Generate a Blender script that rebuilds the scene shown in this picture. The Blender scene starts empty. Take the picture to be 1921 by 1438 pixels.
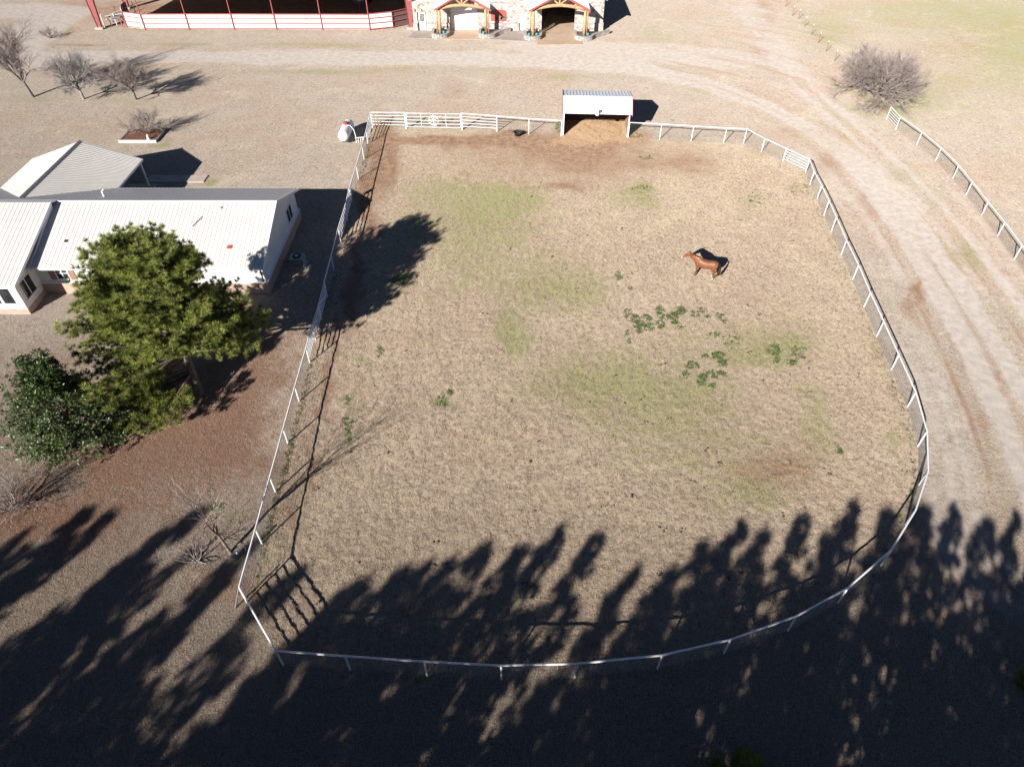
import bpy, bmesh, math, random
import numpy as np
from mathutils import Vector, Matrix, Quaternion

R = math.radians
scene = bpy.context.scene
COL = scene.collection

# ------------------------------------------------------------------ camera
CAM_H, PITCH, FPX = 28.0, R(43.9), 1281.0          # metres, below the horizon, focal length in photo pixels
cam_data = bpy.data.cameras.new('camera')
cam = bpy.data.objects.new('camera', cam_data)
COL.objects.link(cam)
cam.location = (0, 0, CAM_H)
cam.rotation_euler = (R(90) - PITCH, 0, 0)
cam_data.sensor_width = 36.0
cam_data.lens = FPX * 36.0 / 1921.0
cam_data.clip_end = 6000
scene.camera = cam

# ------------------------------------------------------------------ light
SUN_EL, SHADOW_AZ = R(25.0), R(58.3)
world = bpy.data.worlds.new('World')
scene.world = world
world.use_nodes = True
wn = world.node_tree
wn.nodes.clear()
sky = wn.nodes.new('ShaderNodeTexSky')
sky.sky_type = 'NISHITA'
sky.sun_disc = False
sky.sun_elevation = SUN_EL
sky.sun_rotation = R(211.7)
sky.altitude = 300
sky.air_density = 0.42
sky.dust_density = 0.2
sky.ozone_density = 3.0
bgn = wn.nodes.new('ShaderNodeBackground')
bgn.inputs['Strength'].default_value = 0.05
out = wn.nodes.new('ShaderNodeOutputWorld')
wn.links.new(sky.outputs[0], bgn.inputs[0])
wn.links.new(bgn.outputs[0], out.inputs[0])

sun_data = bpy.data.lights.new('sun', 'SUN')
sun_data.energy = 5.0
sun_data.angle = R(0.53)
sun_data.color = (1.0, 0.95, 0.90)
sun = bpy.data.objects.new('sun', sun_data)
COL.objects.link(sun)
sdir = Vector((math.cos(SHADOW_AZ) * math.cos(SUN_EL), math.sin(SHADOW_AZ) * math.cos(SUN_EL), -math.sin(SUN_EL)))
sun.rotation_euler = sdir.to_track_quat('-Z', 'Y').to_euler()
sun.location = (-30, -40, 60)

scene.view_settings.view_transform = 'Standard'
scene.view_settings.look = 'None'
scene.view_settings.gamma = 1.0
scene.view_settings.exposure = 0.94
scene.view_settings.use_curve_mapping = False
scene.render.engine = 'CYCLES'

# ------------------------------------------------------------------ pixel -> place
CP, SP = math.cos(PITCH), math.sin(PITCH)
def ray(x, y):
    u, v = (x - 960.5) / FPX, (y - 719.0) / FPX
    return (u, CP - v * SP, -SP - v * CP)
def at(x, y, z=0.0):
    d = ray(x, y); t = (z - CAM_H) / d[2]
    return Vector((d[0] * t, d[1] * t, z))
def project(X, Y, Z=0.0):
    zc = Y * CP - (Z - CAM_H) * SP
    zc = np.where(zc > 0.5, zc, 0.5)
    up = Y * SP + (Z - CAM_H) * CP
    return 960.5 + FPX * X / zc, 719.0 - FPX * up / zc

# ------------------------------------------------------------------ helpers
def tag(o, label=None, cat=None, group=None, kind=None):
    if label: o['label'] = label
    if cat: o['category'] = cat
    if group: o['group'] = group
    if kind: o['kind'] = kind
    return o
def empty(name, loc=(0, 0, 0), rz=0.0):
    o = bpy.data.objects.new(name, None)
    o.empty_display_size = 0.3
    COL.objects.link(o)
    o.location = loc
    o.rotation_euler = (0, 0, rz)
    return o
def thing(name, label, cat, loc=(0, 0, 0), rz=0.0, group=None):
    return tag(empty(name, loc, rz), label, cat, group)
def link(name, me, parent=None, loc=None, rot=None):
    o = bpy.data.objects.new(name, me)
    COL.objects.link(o)
    if parent: o.parent = parent
    if loc is not None: o.location = loc
    if rot is not None: o.rotation_euler = rot
    return o

class MB:
    """collects geometry for one mesh"""
    def __init__(s): s.v, s.f, s.col = [], [], None
    def face(s, pts):
        n = len(s.v); s.v += [tuple(p) for p in pts]; s.f.append(tuple(range(n, n + len(pts))))
    def box(s, x0, x1, y0, y1, z0, z1):
        n = len(s.v)
        s.v += [(x0, y0, z0), (x1, y0, z0), (x1, y1, z0), (x0, y1, z0), (x0, y0, z1), (x1, y0, z1), (x1, y1, z1), (x0, y1, z1)]
        for f in ((0, 3, 2, 1), (4, 5, 6, 7), (0, 1, 5, 4), (1, 2, 6, 5), (2, 3, 7, 6), (3, 0, 4, 7)):
            s.f.append(tuple(n + i for i in f))
        return s
    def slab(s, pts, thick):
        """polygon given top points, extruded down"""
        n = len(s.v); k = len(pts)
        s.v += [tuple(p) for p in pts] + [(p[0], p[1], p[2] - thick) for p in pts]
        s.f.append(tuple(n + i for i in range(k)))
        s.f.append(tuple(n + k + i for i in reversed(range(k))))
        for i in range(k):
            j = (i + 1) % k
            s.f.append((n + i, n + k + i, n + k + j, n + j))
        return s
    def prism(s, pts, vec):
        n = len(s.v); k = len(pts); vec = Vector(vec)
        s.v += [tuple(p) for p in pts] + [tuple(Vector(p) + vec) for p in pts]
        s.f.append(tuple(n + i for i in reversed(range(k))))
        s.f.append(tuple(n + k + i for i in range(k)))
        for i in range(k):
            j = (i + 1) % k
            s.f.append((n + i, n + j, n + k + j, n + k + i))
        return s
    def tube(s, pts, rad, sides=6, cap=True, flat=None):
        pts = [Vector(p) for p in pts]
        if not hasattr(rad, '__len__'): rad = [rad] * len(pts)
        n0 = len(s.v)
        for i, p in enumerate(pts):
            a = pts[max(i - 1, 0)]; b = pts[min(i + 1, len(pts) - 1)]
            d = b - a
            if d.length < 1e-9: d = Vector((0, 0, 1))
            d.normalize()
            h = Vector((0, 0, 1)) if abs(d.z) < 0.92 else Vector((1, 0, 0))
            u = d.cross(h).normalized(); w = d.cross(u)
            for k in range(sides):
                t = 2 * math.pi * (k + 0.5) / sides
                fu = flat[i] if flat else 1.0
                s.v.append(tuple(p + (u * math.cos(t) * fu + w * math.sin(t)) * rad[i]))
        for i in range(len(pts) - 1):
            for k in range(sides):
                a = n0 + i * sides + k; b = n0 + i * sides + (k + 1) % sides
                s.f.append((a, b, b + sides, a + sides))
        if cap:
            s.f.append(tuple(n0 + k for k in reversed(range(sides))))
            s.f.append(tuple(n0 + (len(pts) - 1) * sides + k for k in range(sides)))
        return s
    def lathe(s, prof, sides=16, origin=(0, 0, 0)):
        n0 = len(s.v); ox, oy, oz = origin
        for r, z in prof:
            for k in range(sides):
                t = 2 * math.pi * k / sides
                s.v.append((ox + r * math.cos(t), oy + r * math.sin(t), oz + z))
        for i in range(len(prof) - 1):
            for k in range(sides):
                a = n0 + i * sides + k; b = n0 + i * sides + (k + 1) % sides
                s.f.append((a, b, b + sides, a + sides))
        s.f.append(tuple(n0 + k for k in reversed(range(sides))))
        s.f.append(tuple(n0 + (len(prof) - 1) * sides + k for k in range(sides)))
        return s
    def mesh(s, name, mat=None, smooth=False):
        me = bpy.data.meshes.new(name)
        me.from_pydata(s.v, [], s.f)
        if mat: me.materials.append(mat)
        if smooth: me.shade_smooth()
        me.update()
        return me
    def build(s, name, mat, parent=None, smooth=False, label=None, bevel=0.0):
        o = link(name, s.mesh(name, mat, smooth), parent)
        if bevel:
            m = o.modifiers.new('bevel', 'BEVEL'); m.width = bevel; m.segments = 2; m.limit_method = 'ANGLE'
        if label: o['label'] = label
        return o
def box(name, mat, parent, x0, x1, y0, y1, z0, z1, bevel=0.0, label=None):
    return MB().box(x0, x1, y0, y1, z0, z1).build(name, mat, parent, bevel=bevel, label=label)

def np_mesh(name, verts, faces, mat=None, smooth=False, attrs=None, cols=None):
    """fast mesh from arrays; faces (n,3) or (n,4)"""
    verts = np.ascontiguousarray(verts, dtype=np.float32); faces = np.ascontiguousarray(faces, dtype=np.int32)
    k = faces.shape[1]
    me = bpy.data.meshes.new(name)
    me.vertices.add(len(verts)); me.vertices.foreach_set('co', verts.ravel())
    me.loops.add(faces.size); me.loops.foreach_set('vertex_index', faces.ravel())
    me.polygons.add(len(faces)); me.polygons.foreach_set('loop_start', np.arange(0, faces.size, k, dtype=np.int32))
    me.update(calc_edges=True)
    if smooth: me.polygons.foreach_set('use_smooth', np.ones(len(faces), dtype=bool))
    for an, av in (attrs or {}).items():
        a = me.attributes.new(an, 'FLOAT', 'POINT'); a.data.foreach_set('value', np.ascontiguousarray(av, dtype=np.float32))
    if cols is not None:
        a = me.attributes.new('tint', 'FLOAT_COLOR', 'POINT')
        c4 = np.ones((len(verts), 4), dtype=np.float32); c4[:, :3] = cols
        a.data.foreach_set('color', c4.ravel())
    if mat: me.materials.append(mat)
    return me

# value noise on arrays
def _hash(ix, iy, seed):
    h = (ix.astype(np.int64) * 374761393 + iy.astype(np.int64) * 668265263 + seed * 1274126177) & 0xffffffff
    h = ((h ^ (h >> 13)) * 1274126177) & 0xffffffff
    return ((h ^ (h >> 16)) & 0xffff) / 65535.0
def vnoise(x, y, seed=0):
    ix, iy = np.floor(x), np.floor(y); fx, fy = x - ix, y - iy
    fx = fx * fx * (3 - 2 * fx); fy = fy * fy * (3 - 2 * fy)
    a = _hash(ix, iy, seed); b = _hash(ix + 1, iy, seed); c = _hash(ix, iy + 1, seed); d = _hash(ix + 1, iy + 1, seed)
    return (a * (1 - fx) + b * fx) * (1 - fy) + (c * (1 - fx) + d * fx) * fy
def fbm(x, y, seed=0, oct=3):
    s, amp, tot = 0.0, 1.0, 0.0
    for i in range(oct):
        s = s + amp * vnoise(x * 2 ** i, y * 2 ** i, seed + 17 * i); tot += amp; amp *= 0.5
    return s / tot

# ------------------------------------------------------------------ materials
class NT:
    def __init__(s, name):
        s.m = bpy.data.materials.new(name); s.m.use_nodes = True
        s.t = s.m.node_tree; s.t.nodes.clear()
        s.out = s.n('ShaderNodeOutputMaterial')
    def n(s, typ, **kw):
        nd = s.t.nodes.new(typ)
        for k, v in kw.items(): setattr(nd, k, v)
        return nd
    def l(s, a, b): s.t.links.new(a, b)
    def val(s, sock, v):
        if isinstance(v, bpy.types.NodeSocket): s.l(v, sock)
        elif isinstance(v, (tuple, list)) and len(v) == 3 and sock.type == 'RGBA': sock.default_value = (*v, 1)
        else: sock.default_value = v
    def math(s, op, a, b=0.0, clamp=False):
        nd = s.n('ShaderNodeMath', operation=op); nd.use_clamp = clamp
        s.val(nd.inputs[0], a); s.val(nd.inputs[1], b); return nd.outputs[0]
    def mix(s, fac, a, b, mode='MIX'):
        nd = s.n('ShaderNodeMix', data_type='RGBA', blend_type=mode)
        s.val(nd.inputs[0], fac); s.val(nd.inputs[6], a); s.val(nd.inputs[7], b); return nd.outputs[2]
    def noise(s, vec, scale, detail=2.0, rough=0.5, dist=0.0, out=0):
        nd = s.n('ShaderNodeTexNoise'); nd.inputs['Scale'].default_value = scale; nd.inputs['Detail'].default_value = detail
        nd.inputs['Roughness'].default_value = rough; nd.inputs['Distortion'].default_value = dist
        if vec is not None: s.l(vec, nd.inputs['Vector'])
        return nd.outputs[out]
    def ramp(s, fac, lo, hi):
        nd = s.n('ShaderNodeMapRange'); nd.interpolation_type = 'SMOOTHSTEP'
        s.val(nd.inputs[0], fac); nd.inputs[1].default_value = lo; nd.inputs[2].default_value = hi
        return nd.outputs[0]
    def attr(s, name, out=2):
        nd = s.n('ShaderNodeAttribute', attribute_name=name); return nd.outputs[out]
    def pos(s): return s.n('ShaderNodeNewGeometry').outputs['Position']
    def obj(s): return s.n('ShaderNodeTexCoord').outputs['Object']
    def scale(s, vec, v):
        nd = s.n('ShaderNodeVectorMath', operation='MULTIPLY'); s.l(vec, nd.inputs[0]); nd.inputs[1].default_value = v; return nd.outputs[0]
    def bump(s, h, strength, dist):
        nd = s.n('ShaderNodeBump'); nd.inputs['Strength'].default_value = strength; nd.inputs['Distance'].default_value = dist
        s.l(h, nd.inputs['Height']); return nd.outputs[0]
    def bsdf(s, color, rough=0.6, metal=0.0, normal=None, spec=0.3, **kw):
        p = s.n('ShaderNodeBsdfPrincipled')
        s.val(p.inputs['Base Color'], color); s.val(p.inputs['Roughness'], rough); p.inputs['Metallic'].default_value = metal
        p.inputs['Specular IOR Level'].default_value = spec
        if normal is not None: s.l(normal, p.inputs['Normal'])
        for k, v in kw.items(): s.val(p.inputs[k], v)
        s.l(p.outputs[0], s.out.inputs[0]); return p

def simple(name, col, rough=0.55, metal=0.0, var=0.12, nscale=3.0, bump=0.0, bscale=30.0, spec=0.3, dirt=None, dirt_amt=0.0):
    t = NT(name); p = t.obj()
    c2 = tuple(max(0, c * (1 - var)) for c in col); c3 = tuple(min(1, c * (1 + var * 0.6)) for c in col)
    f = t.ramp(t.noise(p, nscale, 4, 0.6), 0.3, 0.7)
    c = t.mix(f, c2, c3)
    if dirt: c = t.mix(t.math('MULTIPLY', t.ramp(t.noise(p, nscale * 2.3, 5, 0.65), 0.5, 0.75), dirt_amt), c, dirt)
    nrm = t.bump(t.noise(p, bscale, 3), bump, 0.02) if bump else None
    t.bsdf(c, rough, metal, nrm, spec)
    return t.m

M = {}
M['white_pipe'] = simple('white_pipe', (0.78, 0.78, 0.76), 0.45, var=0.06, nscale=2, dirt=(0.42, 0.36, 0.28), dirt_amt=0.25)
M['wire'] = simple('wire', (0.30, 0.31, 0.30), 0.5, 0.6)
M['white_paint'] = simple('white_paint', (0.80, 0.80, 0.79), 0.5, var=0.04)
M['red_paint'] = simple('red_paint', (0.42, 0.10, 0.085), 0.5, var=0.12, dirt=(0.25, 0.12, 0.09), dirt_amt=0.4)
M['red_steel'] = simple('red_steel', (0.30, 0.085, 0.085), 0.5, var=0.12)
M['timber'] = simple('timber', (0.50, 0.31, 0.16), 0.55, var=0.25, nscale=4)
M['concrete'] = simple('concrete', (0.45, 0.38, 0.31), 0.85, var=0.12, nscale=1.2, bump=0.2, dirt=(0.30, 0.23, 0.17), dirt_amt=0.5)
M['tan_apron'] = simple('tan_apron', (0.50, 0.37, 0.26), 0.85, var=0.1, nscale=0.8, dirt=(0.40, 0.33, 0.27), dirt_amt=0.6)
M['grey_apron'] = simple('grey_apron', (0.36, 0.31, 0.27), 0.85, var=0.15, nscale=0.8)
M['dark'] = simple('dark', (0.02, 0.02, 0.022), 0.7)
M['black_rubber'] = simple('black_rubber', (0.03, 0.028, 0.027), 0.6, dirt=(0.14, 0.09, 0.06), dirt_amt=0.5)
M['shed_board'] = simple('shed_board', (0.10, 0.055, 0.035), 0.8, var=0.3, nscale=6)
M['shed_inner'] = simple('shed_inner', (0.42, 0.27, 0.17), 0.8, var=0.25, nscale=5, dirt=(0.2, 0.1, 0.06), dirt_amt=0.6)
M['shutter'] = simple('shutter', (0.30, 0.17, 0.12), 0.6)
M['steel'] = simple('steel', (0.40, 0.42, 0.44), 0.35, 0.8)
M['ac_metal'] = simple('ac_metal', (0.33, 0.37, 0.37), 0.5, 0.2)
M['grey_board'] = simple('grey_board', (0.20, 0.19, 0.19), 0.8, var=0.25)
M['turquoise'] = simple('turquoise', (0.03, 0.42, 0.46), 0.35)
M['pot_plant'] = simple('pot_plant', (0.035, 0.04, 0.028), 0.7, var=0.4)
M['tank_red'] = simple('tank_red', (0.40, 0.07, 0.05), 0.5)
M['tpost'] = simple('tpost', (0.33, 0.15, 0.08), 0.7, var=0.3)
M['tpost_top'] = simple('tpost_top', (0.75, 0.72, 0.62), 0.6)
M['stone_cap'] = simple('stone_cap', (0.40, 0.37, 0.33), 0.85, var=0.2, nscale=5)
M['bark'] = simple('bark', (0.16, 0.125, 0.10), 0.9, var=0.4, nscale=8, bump=0.5, bscale=18)
M['bark_grey'] = simple('bark_grey', (0.20, 0.175, 0.16), 0.9, var=0.35, nscale=6)
M['twig_grey'] = simple('twig_grey', (0.29, 0.24, 0.215), 0.9, var=0.3, nscale=3)
M['twig_pale'] = simple('twig_pale', (0.30, 0.275, 0.265), 0.9, var=0.25, nscale=3)
M['twig_brown'] = simple('twig_brown', (0.235, 0.17, 0.13), 0.9, var=0.3, nscale=3)
M['trailer'] = simple('trailer', (0.62, 0.63, 0.64), 0.4, 0.1)
M['solid_panel'] = simple('solid_panel', (0.16, 0.13, 0.125), 0.7)
M['pole_grey'] = simple('pole_grey', (0.16, 0.15, 0.15), 0.6)

def glass(name, tint):
    t = NT(name); p = t.obj()
    c = t.mix(t.ramp(t.noise(p, 1.4, 2), 0.35, 0.65), tuple(x * 0.5 for x in tint), tint)
    t.bsdf(c, 0.06, 0.0, None, 0.6); return t.m
M['glass'] = glass('glass', (0.035, 0.04, 0.045))

def metal_roof(name, col, rust=0.08):
    t = NT(name); p = t.pos()
    f = t.ramp(t.noise(t.scale(p, (0.9, 0.35, 0.35)), 1.0, 4, 0.6), 0.3, 0.75)
    c = t.mix(f, tuple(x * 0.93 for x in col), col)
    streak = t.ramp(t.noise(t.scale(p, (6.0, 0.5, 0.5)), 1.0, 3), 0.55, 0.8)
    c = t.mix(t.math('MULTIPLY', streak, rust), c, (0.35, 0.27, 0.2))
    t.bsdf(c, 0.42, 0.0, None, 0.4); return t.m
M['roof_white'] = metal_roof('roof_white', (0.68, 0.645, 0.59), 0.14)
M['roof_galv'] = metal_roof('roof_galv', (0.74, 0.76, 0.78), 0.02)

def siding():
    t = NT('siding'); p = t.obj(); sep = t.n('ShaderNodeSeparateXYZ'); t.l(p, sep.inputs[0])
    saw = t.math('FRACT', t.math('MULTIPLY', sep.outputs[2], 5.2))
    c = t.mix(t.ramp(t.noise(p, 0.8, 3), 0.3, 0.7), (0.70, 0.70, 0.69), (0.77, 0.77, 0.76))
    t.bsdf(c, 0.55, 0, t.bump(saw, 0.6, 0.03), 0.3); return t.m
M['siding'] = siding()

def brick():
    t = NT('brick'); p = t.obj()
    nd = t.n('ShaderNodeTexBrick'); nd.inputs['Scale'].default_value = 1.0
    nd.inputs['Color1'].default_value = (0.42, 0.25, 0.18, 1); nd.inputs['Color2'].default_value = (0.30, 0.16, 0.11, 1)
    nd.inputs['Mortar'].default_value = (0.50, 0.44, 0.38, 1); nd.inputs['Mortar Size'].default_value = 0.012
    nd.inputs['Brick Width'].default_value = 0.21; nd.inputs['Row Height'].default_value = 0.075
    sep = t.n('ShaderNodeSeparateXYZ'); t.l(p, sep.inputs[0])
    comb = t.n('ShaderNodeCombineXYZ'); t.l(t.math('ADD', sep.outputs[0], sep.outputs[1]), comb.inputs[0]); t.l(sep.outputs[2], comb.inputs[1])
    t.l(comb.outputs[0], nd.inputs['Vector'])
    c = t.mix(t.math('MULTIPLY', t.ramp(t.noise(p, 2.2, 4), 0.4, 0.7), 0.35), nd.outputs[0], (0.48, 0.36, 0.28))
    t.bsdf(c, 0.85, 0, t.bump(nd.outputs[1], -0.5, 0.01)); return t.m
M['brick'] = brick()

def stone():
    t = NT('stone'); p = t.obj()
    vo = t.n('ShaderNodeTexVoronoi'); vo.inputs['Scale'].default_value = 3.4; t.l(t.scale(p, (1, 1, 1.35)), vo.inputs['Vector'])
    ve = t.n('ShaderNodeTexVoronoi', feature='DISTANCE_TO_EDGE'); ve.inputs['Scale'].default_value = 3.4; t.l(t.scale(p, (1, 1, 1.35)), ve.inputs['Vector'])
    sep = t.n('ShaderNodeSeparateColor'); t.l(vo.outputs['Color'], sep.inputs[0])
    c = t.mix(sep.outputs[0], (0.44, 0.39, 0.35), (0.62, 0.57, 0.52))
    c = t.mix(t.ramp(sep.outputs[1], 0.78, 0.95), c, (0.30, 0.27, 0.26))
    edge = t.ramp(ve.outputs['Distance'], 0.0, 0.07)
    c = t.mix(edge, (0.40, 0.36, 0.32), c)
    t.bsdf(c, 0.9, 0, t.bump(edge, 0.7, 0.05)); return t.m
M['stone'] = stone()

def leaf_mat(name, rough, spec, trans):
    t = NT(name); c = t.attr('tint', 0)
    p = t.bsdf(c, rough, 0, None, spec)
    tr = t.n('ShaderNodeBsdfTranslucent'); t.l(t.mix(1.0, c, (1.0, 1.05, 0.45), 'MULTIPLY'), tr.inputs[0])
    mx = t.n('ShaderNodeMixShader'); mx.inputs[0].default_value = trans
    t.l(p.outputs[0], mx.inputs[1]); t.l(tr.outputs[0], mx.inputs[2]); t.l(mx.outputs[0], t.out.inputs[0]); return t.m
M['needles'] = leaf_mat('needles', 0.5, 0.25, 0.28)
M['magnolia_leaf'] = leaf_mat('magnolia_leaf', 0.42, 0.5, 0.08)
M['weed_leaf'] = leaf_mat('weed_leaf', 0.5, 0.3, 0.2)
M['dry_blade'] = leaf_mat('dry_blade', 0.8, 0.1, 0.15)

def ground_mat():
    t = NT('ground'); p = t.pos()
    gr, di, gv, mu, pad, hay = (t.attr(a) for a in ('green', 'dirt', 'gravel', 'mulch', 'paddock', 'hay'))
    n_big = t.noise(p, 0.10, 3, 0.55); n_mid = t.noise(p, 0.55, 4, 0.6); n_m2 = t.noise(p, 1.7, 4, 0.65)
    n_f = t.noise(p, 5.5, 3, 0.65, 0.6); n_ff = t.noise(p, 16.0, 3, 0.7, 0.4); n_fff = t.noise(p, 42.0, 2, 0.6)
    # dormant thatch
    yard = t.mix(t.ramp(n_mid, 0.3, 0.7), (0.312, 0.262, 0.216), (0.370, 0.315, 0.258))
    padc = t.mix(t.ramp(n_mid, 0.3, 0.7), (0.345, 0.268, 0.195), (0.440, 0.350, 0.250))
    base = t.mix(pad, yard, padc)
    base = t.mix(t.math('MULTIPLY', t.ramp(n_big, 0.44, 0.64), 0.55), base, (0.335, 0.245, 0.180))
    n_b2 = t.noise(p, 0.24, 4, 0.6, 0.8)
    base = t.mix(t.math('MULTIPLY', t.ramp(n_b2, 0.54, 0.70), 0.45), base, (0.47, 0.39, 0.30))
    base = t.mix(t.math('MULTIPLY', t.ramp(n_m2, 0.52, 0.72), 0.40), base, (0.44, 0.38, 0.295))
    # tufts: pale straw tips, dark soil and thatch between
    base = t.mix(t.math('MULTIPLY', t.ramp(n_f, 0.50, 0.66), 0.42), base, (0.54, 0.47, 0.37))
    gap = t.math('MULTIPLY', t.ramp(n_f, 0.47, 0.34), t.math('ADD', 0.30, t.math('MULTIPLY', pad, 0.34)))
    base = t.mix(gap, base, (0.120, 0.090, 0.066))
    base = t.mix(t.math('MULTIPLY', t.ramp(n_ff, 0.46, 0.33), 0.72), base, (0.110, 0.084, 0.064))
    base = t.mix(t.math('MULTIPLY', t.ramp(n_ff, 0.56, 0.70), 0.46), base, (0.62, 0.54, 0.43))
    n_s = t.noise(p, 3.0, 3, 0.7, 0.5)
    n_t = t.noise(p, 1.9, 4, 0.75, 0.7)
    base = t.mix(t.math('MULTIPLY', t.ramp(n_t, 0.43, 0.30), 0.45), base, (0.15, 0.115, 0.088))
    base = t.mix(t.math('MULTIPLY', t.ramp(n_t, 0.58, 0.72), 0.35), base, (0.50, 0.435, 0.355))
    base = t.mix(t.math('MULTIPLY', t.ramp(n_s, 0.44, 0.32), 0.45), base, (0.125, 0.095, 0.072))
    base = t.mix(t.math('MULTIPLY', t.ramp(n_s, 0.57, 0.70), 0.38), base, (0.56, 0.49, 0.40))
    base = t.mix(t.math('MULTIPLY', t.attr('litter_shade'), 0.88), base, t.mix(t.ramp(n_ff, 0.35, 0.65), (0.085, 0.062, 0.046), (0.275, 0.215, 0.165)))  # needle litter tint, darkened further to deepen the pine row's shade
    # green shoots
    gmask = t.math('MULTIPLY', gr, 1.0)
    thr = t.math('ADD', 0.5, t.math('MULTIPLY', t.math('SUBTRACT', t.math('ADD', t.math('MULTIPLY', n_f, 0.4), t.math('ADD', t.math('MULTIPLY', n_m2, 0.32), t.math('MULTIPLY', n_mid, 0.28))), 0.5), 2.9))
    gfac = t.ramp(t.math('ADD', t.math('MULTIPLY', gmask, 1.35), t.math('MULTIPLY', t.math('SUBTRACT', thr, 0.5), 1.3)), 0.16, 0.92)
    gcol = t.mix(t.ramp(n_ff, 0.3, 0.7), (0.125, 0.150, 0.042), (0.270, 0.285, 0.105))
    base = t.mix(t.math('MULTIPLY', gfac, 0.60), base, gcol)
    # bare red-brown soil
    dfac = t.ramp(t.math('ADD', di, t.math('MULTIPLY', t.math('SUBTRACT', thr, 0.5), 0.9)), 0.10, 0.62)
    dcol = t.mix(t.ramp(n_m2, 0.3, 0.7), (0.165, 0.100, 0.066), (0.300, 0.192, 0.128))
    dcol = t.mix(t.math('MULTIPLY', t.ramp(n_ff, 0.5, 0.7), 0.3), dcol, (0.42, 0.29, 0.19))
    base = t.mix(t.math('MULTIPLY', dfac, 0.95), base, dcol)
    # pine litter
    mfac = t.ramp(t.math('ADD', mu, t.math('MULTIPLY', t.math('SUBTRACT', thr, 0.5), 0.8)), 0.2, 0.8)
    mcol = t.mix(t.ramp(n_ff, 0.3, 0.7), (0.120, 0.062, 0.040), (0.285, 0.160, 0.105))
    base = t.mix(t.math('MULTIPLY', mfac, 0.85), base, mcol)
    # straw
    hcol = t.mix(t.ramp(n_ff, 0.3, 0.7), (0.21, 0.132, 0.075), (0.46, 0.325, 0.205))
    base = t.mix(t.ramp(t.math('ADD', hay, t.math('MULTIPLY', t.math('SUBTRACT', thr, 0.5), 0.9)), 0.25, 0.7), base, hcol)
    # gravel and caliche
    gvn = t.math('ADD', gv, t.math('MULTIPLY', t.math('SUBTRACT', t.math('ADD', t.math('MULTIPLY', n_mid, 0.5), t.math('MULTIPLY', n_m2, 0.5)), 0.5), 0.9))
    gvf = t.ramp(gvn, 0.22, 0.78)
    gcol2 = t.mix(t.ramp(n_m2, 0.3, 0.7), (0.285, 0.252, 0.222), (0.372, 0.336, 0.300))
    gcol2 = t.mix(t.math('MULTIPLY', t.ramp(n_fff, 0.46, 0.3), 0.5), gcol2, (0.19, 0.165, 0.148))
    gcol2 = t.mix(t.math('MULTIPLY', t.ramp(n_ff, 0.56, 0.72), 0.45), gcol2, (0.44, 0.41, 0.375))
    base = t.mix(t.math('MULTIPLY', gvf, 0.92), base, gcol2)
    h = t.math('ADD', t.math('MULTIPLY', n_f, 1.0), t.math('ADD', t.math('MULTIPLY', n_ff, 0.6), t.math('MULTIPLY', n_fff, 0.25)))
    nb = t.n('ShaderNodeBump'); t.l(h, nb.inputs['Height']); nb.inputs['Distance'].default_value = 0.075
    t.l(t.math('SUBTRACT', 0.85, t.math('MULTIPLY', gvf, 0.55)), nb.inputs['Strength'])
    pr = t.bsdf(base, 0.95, 0, nb.outputs[0], 0.08)
    pr.inputs['Diffuse Roughness'].default_value = 0.9
    return t.m
M['ground'] = ground_mat()

# ------------------------------------------------------------------ ground masks
def seg_dist(X, Y, pts):
    """distance and parameter to a polyline of world points"""
    best = np.full(X.shape, 1e9)
    for (ax, ay), (bx, by) in zip(pts[:-1], pts[1:]):
        dx, dy = bx - ax, by - ay; L2 = dx * dx + dy * dy
        t = np.clip(((X - ax) * dx + (Y - ay) * dy) / L2, 0, 1)
        best = np.minimum(best, np.hypot(X - ax - t * dx, Y - ay - t * dy))
    return best
def wl(pix): return [tuple(at(x, y)[:2]) for x, y in pix]
def sstep(x, a, b):
    t = np.clip((x - a) / (b - a), 0, 1); return t * t * (3 - 2 * t)
def inside(X, Y, poly):
    r = np.zeros(X.shape, bool); n = len(poly)
    for i in range(n):
        (x1, y1), (x2, y2) = poly[i], poly[(i + 1) % n]
        if y1 == y2: continue
        c = ((y1 > Y) != (y2 > Y)) & (X < (x2 - x1) * (Y - y1) / (y2 - y1) + x1)
        r ^= c
    return r

HP = 1.24
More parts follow.
